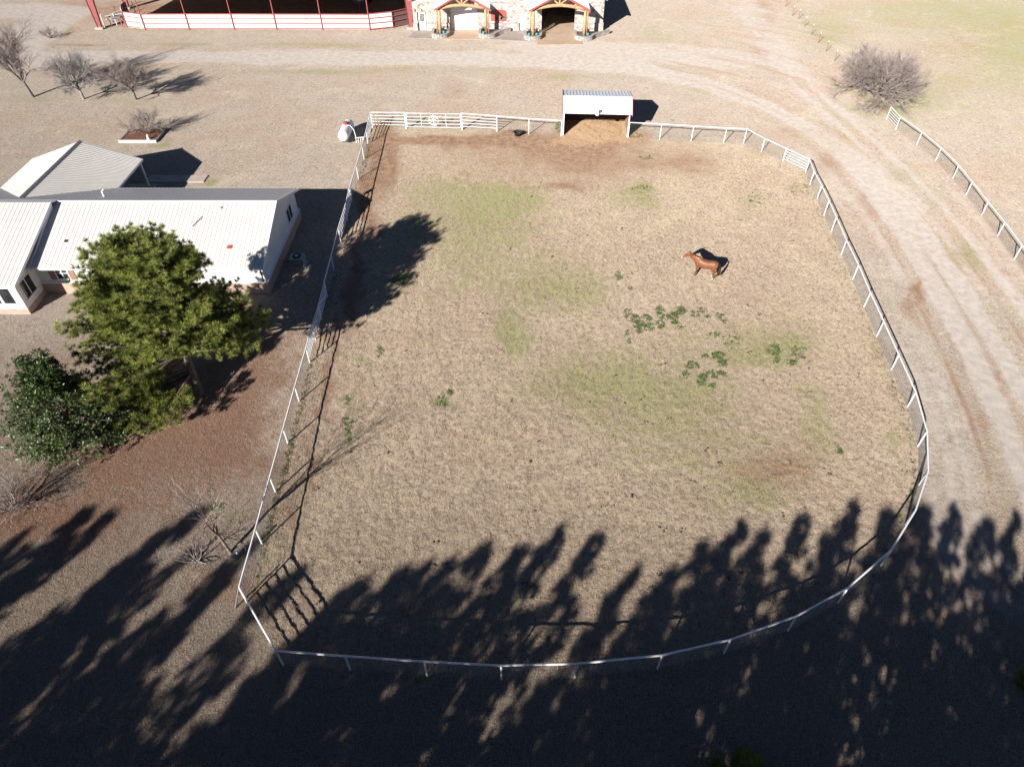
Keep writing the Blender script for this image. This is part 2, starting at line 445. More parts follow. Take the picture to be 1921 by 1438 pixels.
# fence posts: pixel of the post top, height in metres, what hangs between this post and the next
PF = [(1054, 226.6, 1.50, 'w'), (992.5, 222.8, 1.52, 'w'), (932, 217.8, 1.53, 'p'), (865.6, 212.8, 1.6, 'wheel'), (759, 211.6, 1.56, 'p'),
      (694.8, 211, 1.5, 'p'), (686.5, 245.4, 1.24, 'w'), (679, 274, 1.24, 'w'), (668.3, 310.5, 1.24, 'w'), (656, 351, 1.24, 'p'),
      (646.8, 388, 1.24, 'p'), (634.5, 428, 1.24, 'w'), (620.8, 480, 1.22, 'w'), (607.7, 529, 1.2, 'g'), (596.4, 572, 1.18, 'g'),
      (585, 610, 1.16, 'p'), (573.9, 653, 1.15, 'w'), (553, 725, 1.15, 'w'), (531, 804, 1.15, 'w'), (506, 894.5, 1.22, 'w'),
      (479, 991.5, 1.24, 'w'), (448.4, 1101, 1.28, 'p'), (517, 1220, 1.33, 'w'), (647, 1230, 1.32, 'w'), (796, 1240.3, 1.32, 'w'),
      (940, 1247.6, 1.32, 'w'), (1082, 1244.4, 1.28, 'w'), (1242, 1228.3, 1.25, 'w'), (1370.4, 1199, 1.26, 'w'), (1494, 1155.3, 1.28, 'w'),
      (1590.7, 1102, 1.28, 'w'), (1672.3, 1031, 1.28, 'w'), (1718, 956, 1.22, 'w'), (1741.7, 882, 1.18, 'w'), (1739.4, 809, 1.18, 'w'),
      (1718.3, 735.4, 1.18, 'w'), (1686.6, 665.4, 1.2, 'w'), (1658, 602.7, 1.2, 'w'), (1633, 548.5, 1.2, 'w'), (1611, 497, 1.2, 'w'),
      (1588.5, 451, 1.22, 'w'), (1569.5, 407.5, 1.26, 'w'), (1555.4, 376.3, 1.26, 'w'), (1541.6, 347.8, 1.24, 'w'), (1527.5, 321.5, 1.2, 'w'),
      (1519, 299, 1.2, 'p'), (1475.4, 278.7, 1.2, 'w'), (1435, 260, 1.28, 'w'), (1401.4, 242, 1.42, 'w'), (1363.6, 240.4, 1.44, 'w'),
      (1301.8, 236.6, 1.46, 'w'), (1241.7, 232.8, 1.47, 'w'), (1181.6, 230, 1.45, None)]
PFW = [(at(x, y, h), h, k) for x, y, h, k in PF]
PADDOCK = [(p[0].x, p[0].y) for p in PFW]

# (centre x, centre y, radius x, radius y in photo pixels, strength)
GREEN = [(850, 350, 100, 34, .46), (960, 378, 60, 26, .44), (870, 410, 140, 46, .34), (905, 490, 150, 80, .38), (1195, 368, 55, 28, .5),
         (1215, 350, 18, 10, .45), (1420, 372, 28, 20, .36), (968, 630, 34, 34, .58), (1065, 545, 90, 44, .42), (1200, 735, 170, 60, .34),
         (1400, 640, 130, 40, .42), (1330, 850, 210, 80, .28), (1475, 655, 44, 26, .42), (1550, 800, 50, 70, .40), (1430, 925, 100, 45, .42),
         (1270, 780, 210, 80, .18), (645, 800, 16, 80, .34), (835, 750, 26, 18, .40), (748, 525, 24, 12, .7), (1212, 296, 20, 8, .5),
         (700, 665, 16, 20, .4), (790, 640, 40, 20, .2), (1640, 650, 14, 60, .34), (1700, 850, 12, 60, .34), (1760, 900, 14, 30, .34),
         (1500, 350, 20, 10, .4), (1100, 700, 170, 70, .22), (1000, 420, 300, 120, .06),
         (1780, 20, 200, 40, .32), (1560, 60, 60, 50, .34), (1645, 205, 70, 26, .5), (1900, 90, 60, 60, .30), (1740, 190, 60, 40, .25),
         (1810, 120, 160, 80, .16), (1700, 330, 40, 22, .46), (1745, 375, 22, 22, .42), (1830, 480, 30, 24, .42), (1690, 560, 20, 16, .3),
         (1790, 470, 24, 24, .3), (600, 135, 130, 6, .50), (760, 128, 40, 8, .3), (330, 84, 80, 4, .55), (540, 84, 70, 4, .45), (660, 86, 60, 5, .36),
         (300, 56, 90, 5, .42), (500, 60, 160, 5, .3), (1055, 148, 40, 8, .4), (900, 133, 90, 6, .3), (1170, 145, 100, 6, .3), (1330, 170, 80, 8, .28),
         (1260, 80, 60, 20, .25), (1220, 60, 50, 26, .25), (130, 55, 18, 10, .5), (60, 185, 50, 10, .36), (160, 190, 60, 8, .22), (250, 190, 50, 8, .26),
         (232, 640, 46, 30, .36), (60, 860, 40, 30, .34), (150, 600, 60, 20, .2), (480, 690, 40, 24, .35), (405, 950, 26, 16, .36), (440, 960, 40, 20, .22),
         (268, 340, 4, 14, .3), (380, 330, 14, 6, .6), (385, 340, 8, 8, .6), (232, 268, 12, 6, .55), (300, 272, 20, 4, .5), (308, 262, 8, 10, .5), (630, 262, 8, 14, .5),
         (660, 272, 30, 4, .3), (1050, 240, 16, 16, .55), (1190, 254, 24, 6, .55), (1300, 270, 60, 4, .45), (1430, 285, 40, 8, .35), (870, 246, 130, 5, .3),
         (560, 900, 14, 90, .3), (700, 240, 5, 40, .5), (790, 1275, 20, 6, .5), (1060, 1285, 16, 8, .35), (1450, 1290, 30, 20, .3), (1780, 1060, 40, 40, .25), (1330, 1420, 90, 30, .3)]
DIRT = [(716, 290, 18, 70, .9), (690, 380, 16, 60, .5), (650, 560, 12, 80, .5), (606, 700, 10, 70, .5), (780, 262, 80, 8, .5), (920, 266, 130, 10, .8), (1085, 265, 80, 16, .85), (1000, 300, 260, 44, .30), (1110, 290, 120, 40, .32),
        (1050, 352, 60, 10, .5), (1290, 310, 50, 22, .3), (975, 252, 40, 6, .7), (1480, 880, 100, 50, .38), (690, 380, 14, 60, .55), (664, 500, 10, 60, .5),
        (620, 620, 9, 60, .5), (590, 760, 8, 60, .55), (560, 860, 10, 60, .5), (535, 950, 14, 50, .5), (1370, 560, 60, 20, .22), (1060, 480, 80, 30, .18),
        (880, 820, 120, 60, .14), (760, 620, 60, 40, .16), (650, 700, 30, 60, .2), (1320, 800, 160, 60, .12),
        (850, 170, 25, 30, .28), (1000, 108, 14, 4, .8), (1020, 108, 10, 3, .5), (90, 70, 20, 12, .5), (150, 85, 60, 3, .5), (1430, 40, 26, 60, .4), (1380, 105, 60, 14, .34),
        (1500, 250, 60, 10, .3), (1560, 300, 30, 26, .45), (1620, 385, 24, 30, .40), (1740, 560, 26, 60, .42), (1800, 660, 24, 50, .42), (1850, 760, 30, 60, .35), (1720, 520, 14, 40, .3),
        (1800, 90, 100, 40, .2), (450, 1110, 40, 40, .5), (520, 20, 420, 26, .75), (1046, 60, 34, 18, .35)]
MULCH = [(300, 900, 260, 120, .26), (120, 1010, 220, 90, .30), (80, 640, 160, 60, .16), (430, 745, 100, 110, .62), (350, 830, 130, 60, .40), (300, 930, 160, 70, .22), (45, 965, 90, 50, .75), (210, 850, 60, 40, .5), (500, 650, 50, 60, .4), (395, 1090, 60, 40, .5), (120, 760, 130, 100, .5)]
HAY = [(1118, 234, 66, 22, 1.0), (1090, 262, 90, 14, .5), (1150, 258, 50, 10, .4), (1060, 285, 130, 26, .25)]

DRIVE_MAIN = wl([(-260, 108), (0, 112), (200, 108), (480, 107), (800, 110), (1000, 112), (1180, 125), (1330, 158), (1440, 200), (1540, 255), (1620, 320), (1700, 420), (1780, 540), (1850, 660), (1910, 780), (1960, 900), (1990, 1010)])
DRIVE_UP = wl([(1330, -120), (1395, 0), (1450, 90), (1510, 165), (1590, 235), (1690, 330), (1790, 440), (1880, 560), (1960, 680), (2040, 820)])
DRIVE_W = wl([(-160, 20), (40, 20), (120, 30), (60, 60), (20, 100)])
DRIVE_LANE = wl([(1540, 300), (1600, 400), (1680, 530), (1740, 650), (1790, 770), (1820, 900), (1830, 1000), (1840, 1100)])
APRON_G = wl([(1000, 85), (1180, 95), (1380, 110)])

def ground_masks(X, Y):
    px, py = project(X, Y)
    wx = 90 * (fbm(X * 0.22, Y * 0.22, 41) - 0.5) + 40 * (fbm(X * 0.9, Y * 0.9, 43) - 0.5); wy = wx * 0 + 60 * (fbm(X * 0.22 + 50, Y * 0.22, 42) - 0.5) + 26 * (fbm(X * 0.9 + 50, Y * 0.9, 44) - 0.5)
    amp = np.clip((py - 60) / 500.0, 0.06, 1.0)
    qx, qy = px + wx * amp, py + wy * amp
    wob = (fbm(X * 0.35, Y * 0.35, 3) - 0.5)
    def splat(lst):
        s = np.zeros(X.shape)
        for cx, cy, rx, ry, a in lst:
            q = ((qx - cx) / rx) ** 2 + ((qy - cy) / ry) ** 2
            s += a * np.exp(-q * (0.9 + 0.8 * wob))
        return s
    front = Y > 5
    green = np.where(front, splat(GREEN), 0.05)
    dirt = np.where(front, splat(DIRT), 0.0); mulch = np.where(front, splat(MULCH), 0.05); hay = np.where(front, splat(HAY), 0.0)
    pad = inside(X, Y, PADDOCK).astype(float)
    w2 = wob * 2.2
    dm = seg_dist(X, Y, DRIVE_MAIN)
    rut = 1 - 0.35 * np.exp(-((dm - 1.0) / 0.35) ** 2) * (X > 18)
    gravel = 0.98 * sstep(dm + w2, 3.3, 1.3) * sstep(X, 22, 12) + 0.78 * sstep(dm + w2 * 0.8, 3.0, 0.4) * sstep(X, 12, 22) * rut
    du = seg_dist(X, Y, DRIVE_UP); gravel = np.maximum(gravel, np.where(Y > 78, .60, .44) * sstep(du + w2, 4.2, 0.6))
    gravel = np.maximum(gravel, 0.85 * sstep(seg_dist(X, Y, DRIVE_W) + w2, 5.5, 2.0))
    gravel = np.maximum(gravel, 0.38 * sstep(seg_dist(X, Y, DRIVE_LANE) + w2, 4.2, 0.8) * (1 - pad))
    gravel = np.maximum(gravel, 0.28 * sstep(np.minimum(dm, du) + w2, 6.5, 3.0) * sstep(X, 14, 22) * (1 - pad))
    gravel = np.maximum(gravel, 0.62 * sstep(seg_dist(X, Y, APRON_G) + w2, 5.5, 2.0))
    streak = fbm(dm * 1.7, (Y - X) * .06, 61) - .5; streak2 = fbm(dm * 1.1 + 20, (Y - X) * .05, 63) - .5
    lane = sstep(X, 13, 20) * (1 - pad) * sstep(np.minimum(dm, du), 11, 6)
    tracks = np.exp(-((dm - .95) / .34) ** 2) + np.exp(-((du - .95) / .34) ** 2) * (Y < 78)
    crowns = np.exp(-(dm / .42) ** 2) + np.exp(-((dm - 2.1) / .40) ** 2) + np.exp(-(du / .45) ** 2) * (Y < 78)
    gravel = np.clip(gravel + 0.85 * streak * lane + lane * (.30 * tracks - .34 * crowns * (.5 + 1.5 * np.clip(wob + .3, 0, 1))), 0, 1)
    green = green + lane * .22 * crowns * np.clip(wob * 2 + .4, 0, 1)
    green = green + lane * np.clip(streak2 * 2.2 - .18, 0, .5); dirt = dirt + lane * np.clip(-streak2 * 1.8 - .2, 0, .4)
    # wheel lines along the curved track: bare soil each side of a grassy crown
    side = np.abs(dm - 2.3)
    dirt = dirt + np.where((X > 17), 0.20 * np.exp(-(side / 0.25) ** 2) * np.clip(wob * 4 + .5, 0, 1), 0.0)
    green = green + np.where(X > 30, 0.30, 0.0) * sstep(X - 0.12 * (Y - 40), 37, 44) * (0.5 + wob)
    green = np.clip(green, 0, 1) * (1 - 0.7 * np.clip(gravel, 0, 1)); dirt = np.clip(dirt, 0, 1)
    return dict(green=green, dirt=dirt, gravel=np.clip(gravel, 0, 1), mulch=np.clip(mulch, 0, 1), paddock=pad, hay=np.clip(hay, 0, 1),
                litter_shade=np.clip(0.85 * sstep(Y + 4 * wob - np.where(X < -10, (-X - 10) * .35, 0) + 2.5 * (1 - pad) * -1, 24, 9), 0, 1) * (1 - .6 * np.clip(gravel, 0, 1)))  # pine row litter plus shade painted into the ground, stronger towards the camera
def ground_height(X, Y, m):
    h = 0.05 * (fbm(X * 0.16, Y * 0.16, 5, 2) - 0.5)
    near = np.clip((75 - Y) / 40, 0.25, 1) * (np.abs(X) < 60)
    soft = 1 - 0.8 * m['gravel']
    clod = np.abs(fbm(X * 1.9, Y * 1.9, 9, 3) - 0.5) * 2
    h = h + near * soft * (0.03 + 0.035 * m['paddock']) * (fbm(X * 4.6, Y * 4.6, 21, 2) - 0.5) * 1.3 + near * soft * m['paddock'] * 0.03 * (clod - 0.3)
    h = h + 0.10 * np.clip(m['hay'], 0, 1) * (fbm(X * 1.2, Y * 1.2, 31, 2))
    return h

def axis(parts):
    a = []
    for lo, hi, st in parts: a += list(np.arange(lo, hi, st))
    a.append(parts[-1][1]); return np.array(a)
far_neg = [-3000, -2000, -1200, -700, -400, -240, -160, -120, -95]
far_pos = [95, 120, 160, 240, 400, 700, 1200, 2000, 3000]
xs = np.concatenate([far_neg[:-1], axis([(-95, -45, 0.8), (-45, -23, 0.3), (-23, 27, 0.115), (27, 48, 0.22), (48, 95, 0.8)]), far_pos[1:]])
yy = [6.0]
while yy[-1] < 112: yy.append(yy[-1] + 0.085 * (1 + (yy[-1] - 6) / 26.0))
ys = np.concatenate([[-3000, -1500, -700, -300, -150, -80, -50, -30, -20, -12, -6, -2, 2, 4.5], yy, [116, 122, 130, 145, 170, 220, 320, 500, 900, 1600, 3000]])
GX, GY = np.meshgrid(xs, ys)
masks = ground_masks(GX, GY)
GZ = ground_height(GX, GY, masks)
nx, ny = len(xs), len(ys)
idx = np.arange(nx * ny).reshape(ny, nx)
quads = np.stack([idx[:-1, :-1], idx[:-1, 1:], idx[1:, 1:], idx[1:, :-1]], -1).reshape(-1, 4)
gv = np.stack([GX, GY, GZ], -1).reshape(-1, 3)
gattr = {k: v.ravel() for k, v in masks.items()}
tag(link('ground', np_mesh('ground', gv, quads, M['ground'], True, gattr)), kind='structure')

def ground_z(x, y):
    X = np.array([[float(x)]]); Y = np.array([[float(y)]])
    return float(ground_height(X, Y, ground_masks(X, Y))[0, 0])
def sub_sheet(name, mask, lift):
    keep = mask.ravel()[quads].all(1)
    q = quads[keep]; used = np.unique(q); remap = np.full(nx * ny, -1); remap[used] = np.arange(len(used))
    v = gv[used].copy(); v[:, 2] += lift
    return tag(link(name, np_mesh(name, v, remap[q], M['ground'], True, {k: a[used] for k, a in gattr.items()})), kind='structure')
dmn = seg_dist(GX, GY, DRIVE_MAIN) < 4.6
dup_ = (seg_dist(GX, GY, DRIVE_UP) < 4.6) & ~dmn
sub_sheet('gravel_drive', dmn & (np.abs(GX) < 95), 0.005)
sub_sheet('dirt_track', dup_ & (np.abs(GX) < 95), 0.005)

# ------------------------------------------------------------------ fences
PIPE_R = 0.042
def unit_pipe(name, mat, sides=8):
    return MB().tube([(0, 0, 0), (0, 0, 1)], 1.0, sides).mesh(name, mat, False)
PIPE_ME = unit_pipe('pipe', M['white_pipe'])
def pipe(name, parent, a, b, r, me=None):
    a, b = Vector(a), Vector(b); d = b - a
    o = link(name, me or PIPE_ME, parent)
    o.location = a; o.rotation_mode = 'QUATERNION'; o.rotation_quaternion = Vector((0, 0, 1)).rotation_difference(d.normalized())
    o.scale = (r, r, d.length); return o
def wire_mesh(parent, a, b, ha, hb, seed):
    rnd = random.Random(seed)
    a, b = Vector((a.x, a.y, 0)), Vector((b.x, b.y, 0)); mb = MB(); L = (b - a).length
    n = 8
    for i in range(n):
        f = 0.04 + 0.86 * i / (n - 1)
        p, q = a + Vector((0, 0, ha * f)), b + Vector((0, 0, hb * f)); m = (p + q) / 2 + Vector((0, 0, -rnd.uniform(0, 0.02)))
        mb.tube([p, m, q], 0.0050, 3, False)
    k = max(2, int(L / 0.20))
    for i in range(1, k):
        t = i / k; p = a.lerp(b, t); h = ha + (hb - ha) * t
        mb.tube([p + Vector((0, 0, h * 0.04)), p + Vector((0, 0, h * 0.90))], 0.0042, 3, False)
    return mb.build('wire_mesh', M['wire'], parent)

fence = thing('paddock_fence', 'white pipe fence with wire mesh running round the horse paddock', 'fence', (PFW[0][0].x, PFW[0][0].y, 0))
inv0 = Vector((-PFW[0][0].x, -PFW[0][0].y, 0))
def rel(v): return Vector(v) + inv0
gates = []
for i, (p, h, kind) in enumerate(PFW):
    fat = PF[i][0] in (865.6, 759)
    r = 0.075 if fat else PIPE_R
    top = h + (0.05 if fat else -0.01)
    pipe('post', fence, rel((p.x, p.y, -0.1)), rel((p.x, p.y, top)), r)
    if kind is None: continue
    q, hq, _ = PFW[i + 1]
    a, b = Vector((p.x, p.y, 0)), Vector((q.x, q.y, 0))
    if kind in ('w', 'p'):
        pipe('top_rail', fence, rel((a.x, a.y, h)), rel((b.x, b.y, hq)), PIPE_R)
    if kind == 'w':
        wire_mesh(fence, rel(a), rel(b), h, hq, i)
    elif kind == 'p':
        for f in (0.80, 0.61, 0.42, 0.22):
            pipe('rail', fence, rel((a.x, a.y, h * f)), rel((b.x, b.y, hq * f)), 0.030)
    else:
        gates.append((i, a, b, h, hq, kind))

# gates swing on their own
for i, a, b, h, hq, kind in gates:
    d = (b - a).normalized(); a2, b2 = a + d * 0.12, b - d * 0.12
    if kind == 'wheel':
        g = thing('pipe_gate', 'white pipe gate with a star wheel in its middle, back fence', 'gate', a2)
    elif PF[i][0] > 600:
        g = thing('pipe_gate', 'white pipe gate with diagonal brace, far leaf beside the pine shadow', 'gate', a2)
    else:
        g = thing('pipe_gate', 'white pipe gate with diagonal brace, near leaf of the left fence pair', 'gate', a2)
    L = (b2 - a2).length; dd = d
    def G(s, z): return Vector((dd.x * s, dd.y * s, z))
    lo, hi = 0.20, (h + hq) / 2 - 0.05
    for f in (0, 0.25, 0.5, 0.75, 1.0):
        pipe('rail', g, G(0, lo + (hi - lo) * f), G(L, lo + (hi - lo) * f), 0.028)
    for s in (0, L): pipe('stile', g, G(s, lo - 0.02), G(s, hi + 0.02), 0.028)
    if kind == 'wheel':
        for s in (L * 0.27, L * 0.73): pipe('stay', g, G(s, lo), G(s, hi), 0.022)
        pipe('stay', g, G(L / 2, lo), G(L / 2, hi), 0.022)
        w = MB(); c = G(L / 2, (lo + hi) / 2)
        ring = lambda rr: [c + Vector((dd.x * rr * math.cos(t), dd.y * rr * math.cos(t), rr * math.sin(t))) for t in [k * math.pi / 12 for k in range(25)]]
        w.tube(ring(0.46), 0.022, 5, False)
        wo = w.build('wheel', M['white_pipe'], g)
        for k in range(8):
            t = k * math.pi / 4 + 0.2
            pipe('spoke', wo, c + Vector((dd.x * .08 * math.cos(t), dd.y * .08 * math.cos(t), .08 * math.sin(t))), c + Vector((dd.x * .46 * math.cos(t), dd.y * .46 * math.cos(t), .46 * math.sin(t))), 0.018)
    else:
        pipe('brace', g, G(0, lo), G(L, hi), 0.024)
    pipe('hinge_pin', g, G(-0.10, 0.35), G(0.02, 0.35), 0.02); pipe('hinge_pin', g, G(-0.10, hi - 0.15), G(0.02, hi - 0.15), 0.02)

# fence along the field on the far side of the track
FF = [(1672, 201, 1.22, 'p'), (1689.7, 219.5, 1.22, 'w'), (1730, 247.5, 1.22, 'w'), (1766, 277.3, 1.22, 'w'), (1799, 310, 1.2, 'w'), (1824.5, 341, 1.2, 'w'),
      (1854.3, 379, 1.18, 'w'), (1885.5, 417, 1.18, 'w'), (1918, 460.4, 1.18, 'w'), (1952, 506, 1.18, 'w'), (1990, 560, 1.18, None)]
FFW = [(at(x, y, h), h, k) for x, y, h, k in FF]
ff = thing('field_fence', 'white pipe fence with wire mesh along the field right of the track', 'fence', (FFW[0][0].x, FFW[0][0].y, 0))
inv1 = Vector((-FFW[0][0].x, -FFW[0][0].y, 0))
for i, (p, h, kind) in enumerate(FFW):
    pipe('post', ff, Vector((p.x, p.y, -0.1)) + inv1, Vector((p.x, p.y, h - 0.01)) + inv1, PIPE_R)
    if kind is None: continue
    q, hq, _ = FFW[i + 1]
    a, b = Vector((p.x, p.y, 0)) + inv1, Vector((q.x, q.y, 0)) + inv1
    pipe('top_rail', ff, a + Vector((0, 0, h)), b + Vector((0, 0, hq)), PIPE_R)
    if kind == 'w': wire_mesh(ff, a, b, h, hq, 200 + i)
    else:
        for f in (0.80, 0.61, 0.42, 0.22): pipe('rail', ff, a + Vector((0, 0, h * f)), b + Vector((0, 0, hq * f)), 0.03)

# thin stakes with wire towards the top right
TP = [(1478, -6), (1491, 11), (1502.6, 17), (1514, 31), (1527.6, 45), (1541, 60), (1555.7, 76), (1572, 94), (1587, 112), (1604, 130), (1623, 152), (1645.8, 178)]
TPW = [at(x, y, 1.25) for x, y in TP]
tf = thing('wire_fence', 'sagging wire fence on thin rusty stakes beside the dirt track', 'fence', (TPW[-1].x, TPW[-1].y, 0))
inv2 = Vector((-TPW[-1].x, -TPW[-1].y, 0))
ST = unit_pipe('stake_mesh', M['tpost'], 5); STT = unit_pipe('stake_tip_mesh', M['tpost_top'], 5)
for i, p in enumerate(TPW):
    b = Vector((p.x, p.y, 0)) + inv2
    s = pipe('stake', tf, b + Vector((0, 0, -0.1)), b + Vector((0, 0, 1.05)), 0.035, ST)
    pipe('painted_tip', tf, b + Vector((0, 0, 1.05)), b + Vector((0, 0, 1.25)), 0.036, STT)
    if i:
        a = Vector((TPW[i - 1].x, TPW[i - 1].y, 0)) + inv2; mb = MB()
        for z in (0.35, 0.65, 0.95, 1.15):
            mb.tube([a + Vector((0, 0, z)), (a + b) / 2 + Vector((0, 0, z - 0.04)), b + Vector((0, 0, z))], 0.004, 3, False)
        mb.build('wire_strands', M['wire'], tf)

# ------------------------------------------------------------------ buildings: helpers
def roof_plane(parent, name, mat, e0, e1, r1, r0, thick=0.08, rib=0.305, rib_h=0.019, rib_w=0.03, seams='roof_seams'):
    """one metal slope: eave e0->e1, ridge r0->r1 (same order), ribs run eave to ridge"""
    e0, e1, r0, r1 = map(Vector, (e0, e1, r0, r1))
    n = (e1 - e0).cross(r0 - e0).normalized()
    if n.z < 0: n = -n
    MB().slab([e0, e1, r1, r0], thick).build(name, mat, parent)
    L = max((e1 - e0).length, (r1 - r0).length); k = max(1, int(round(L / rib))); mb = MB()
    along = (e1 - e0).normalized()
    for i in range(1, k):
        t = i / k; a = e0.lerp(e1, t); b = r0.lerp(r1, t); w = along * (rib_w / 2)
        q = [a - w, a + w, b + w, b - w]
        top = [p + n * rib_h for p in q]; nn = len(mb.v)
        mb.v += [tuple(p - n * 0.01) for p in q] + [tuple(p) for p in top]
        for f in ((4, 5, 6, 7), (0, 1, 5, 4), (1, 2, 6, 5), (2, 3, 7, 6), (3, 0, 4, 7)): mb.f.append(tuple(nn + j for j in f))
    o = mb.build(seams, mat, parent); o['kind'] = 'stuff'
    return o
def window(parent, o, u, w, h, mats=('white_paint', 'glass'), nx_=2, ny_=1, proud=0.03, fr=0.07):
    """window on a vertical wall: o lower-left corner, u unit vector along the wall, outward = u x z"""
    o, u = Vector(o), Vector(u); z = Vector((0, 0, 1)); out = u.cross(z)
    def P(a, b, c): return o + u * a + z * b + out * c
    def bar(name, par, a0, a1, b0, b1, c0, c1, mat):
        mb = MB(); v = [P(a, b, c) for c in (c0, c1) for (a, b) in ((a0, b0), (a1, b0), (a1, b1), (a0, b1))]
        mb.v = [tuple(p) for p in v]
        mb.f = [(0, 3, 2, 1), (4, 5, 6, 7), (0, 1, 5, 4), (1, 2, 6, 5), (2, 3, 7, 6), (3, 0, 4, 7)]
        return mb.build(name, M[mat], par)
    wo = bar('window', parent, 0, w, h - fr, h, 0.001, proud + 0.012, mats[0])
    bar('sill', wo, -0.04, w + 0.04, -0.03, fr, 0.001, proud + 0.05, mats[0])
    bar('frame', wo, 0, fr, fr, h - fr, 0.001, proud + 0.01, mats[0]); bar('frame', wo, w - fr, w, fr, h - fr, 0.001, proud + 0.01, mats[0])
    for i in range(nx_):
        for j in range(ny_):
            a0, a1 = fr + (w - 2 * fr) * i / nx_, fr + (w - 2 * fr) * (i + 1) / nx_
            b0, b1 = fr + (h - 2 * fr) * j / ny_, fr + (h - 2 * fr) * (j + 1) / ny_
            bar('pane', wo, a0 + .015, a1 - .015, b0 + .015, b1 - .015, 0.002, proud * 0.4, mats[1])
    for i in range(1, nx_):
        a = fr + (w - 2 * fr) * i / nx_; bar('mullion', wo, a - .03, a + .03, fr, h - fr, 0.0015, proud + .004, mats[0])
    for j in range(1, ny_):
        b = fr + (h - 2 * fr) * j / ny_; bar('mullion', wo, fr, w - fr, b - .02, b + .02, 0.0015, proud, mats[0])
    return wo

# ------------------------------------------------------------------ house
house = thing('house', 'long white house with pale metal roof and brick base behind the pine', 'house')
XG, XL = -16.67, -47.0
YF, YB = 38.1, 47.7
EZ, RZ, RY = 2.45, 4.30, 42.85
def wall_quad(name, mat, pts, vec): return MB().prism(pts, vec).build(name, mat, house)
# main block walls
box('wall', M['siding'], house, XL, XG - 0.10, YF, YF + 0.2, 0.85, 2.55)
box('wall', M['siding'], house, XL, XG - 0.10, YB - 0.2, YB, 0.85, 2.50)
MB().prism([(XG - 0.2, YF, 0.85), (XG - 0.2, YB, 0.85), (XG - 0.2, YB, 2.52), (XG - 0.2, RY, RZ - 0.14), (XG - 0.2, YF, 2.52)], (0.2, 0, 0)).build('gable_wall', M['siding'], house)
box('brick_base', M['brick'], house, XL, XG + 0.05, YF - 0.12, YF + 0.2, -0.1, 0.85)
box('brick_base', M['brick'], house, XG - 0.15, XG + 0.12, YF - 0.12 + 0.003, YB + 0.06, -0.1, 0.848)
box('brick_base', M['brick'], house, XL, XG - 0.16, YB - 0.2, YB + 0.1, -0.1, 0.85)
box('ledge', M['white_paint'], house, XL, XG + 0.02, YF - 0.155, YF - 0.002, 0.852, 0.90)
box('ledge', M['white_paint'], house, XG + 0.002, XG + 0.155, YF - 0.15, YB + 0.09, 0.853, 0.899)
XR = XG + 0.36
roof_plane(house, 'roof_front', M['roof_white'], (XL, 37.45, EZ), (XR, 37.45, EZ), (XR, RY, RZ), (XL, RY, RZ))
roof_plane(house, 'roof_back', M['roof_white'], (XL, 48.15, EZ), (XR, 48.15, EZ), (XR, RY, RZ), (XL, RY, RZ))
MB().prism([(XL, RY - .16, RZ - .02), (XL, RY, RZ + .045), (XL, RY + .16, RZ - .02)], (XR - XL, 0, 0)).build('ridge_cap', M['roof_white'], house)
for (y0, z0, y1, z1) in ((37.43, EZ, RY, RZ), (48.17, EZ, RY, RZ)):
    MB().prism([(XR + .002, y0, z0 + .03), (XR + .002, y1, z1 + .03), (XR + .002, y1, z1 - .15), (XR + .002, y0, z0 - .15)], (0.03, 0, 0)).build('barge_board', M['white_paint'], house)
box('fascia', M['white_paint'], house, XL, XR, 37.40, 37.448, EZ - .16, EZ - .005)
box('fascia', M['white_paint'], house, XL, XR, 48.152, 48.20, EZ - .16, EZ - .005)
box('soffit', M['white_paint'], house, XL, XR - .02, 37.46, YF - .002, EZ - .13, EZ - .10)
window(house, (XG + 0.0, 44.95, 1.15), (0, 1, 0), 1.35, 1.15, nx_=2)
# front window with shutters beside the wing
window(house, (-30.62, YF - 0.002, 1.08), (1, 0, 0), .90, 1.02, nx_=2, ny_=2)
for x in (-31.04, -29.70): box('shutter', M['shutter'], house, x, x + 0.38, YF - .05, YF - .002, 1.08, 2.10)
window(house, (-24.5, YF - 0.002, 1.0), (1, 0, 0), 1.3, 1.2, nx_=2, ny_=2)
# wing towards the camera
WX, WY = -31.85, 35.75
box('wing_wall', M['siding'], house, XL, WX, WY, WY + .2, 0.35, 2.42)
MB().prism([(WX - .2, WY + .2, .35), (WX - .2, YF + .3, .35), (WX - .2, YF + .3, 3.16), (WX - .2, WY + .2, 2.42)], (.197, 0, 0)).build('wing_wall', M['siding'], house, label='shaded side wall of the wing with a picture window')
box('wing_brick', M['brick'], house, XL, WX + .06, WY - .06, WY + .2, -0.1, 0.35)
box('wing_brick', M['brick'], house, WX - .2, WX + .055, WY + .203, YF - .125, -0.1, 0.349)
WE = (35.45, 2.42); WR = (42.20, 4.55); WXR = -31.55
roof_plane(house, 'wing_roof', M['roof_white'], (XL, WE[0], WE[1]), (WXR, WE[0], WE[1]), (WXR, WR[0], WR[1]), (XL, WR[0], WR[1]))
MB().slab([(XL, WR[0], WR[1]), (WXR, WR[0], WR[1]), (WXR, 43.2, 4.24), (XL, 43.2, 4.24)], 0.08).build('wing_roof_back', M['roof_white'], house)
MB().prism([(WXR + .002, WE[0] - .02, WE[1] + .03), (WXR + .002, WR[0], WR[1] + .03), (WXR + .002, WR[0], WR[1] - .17), (WXR + .002, WE[0] - .02, WE[1] - .17)], (0.035, 0, 0)).build('barge_board', M['white_paint'], house)
MB().prism([(WXR - .06, 37.0, 2.3), (WXR - .06, WR[0], WR[1] - .1), (WXR - .06, WR[0], 3.9), (WXR - .06, 37.5, 2.3)], (0.05, 0, 0)).build('step_flashing', M['siding'], house)
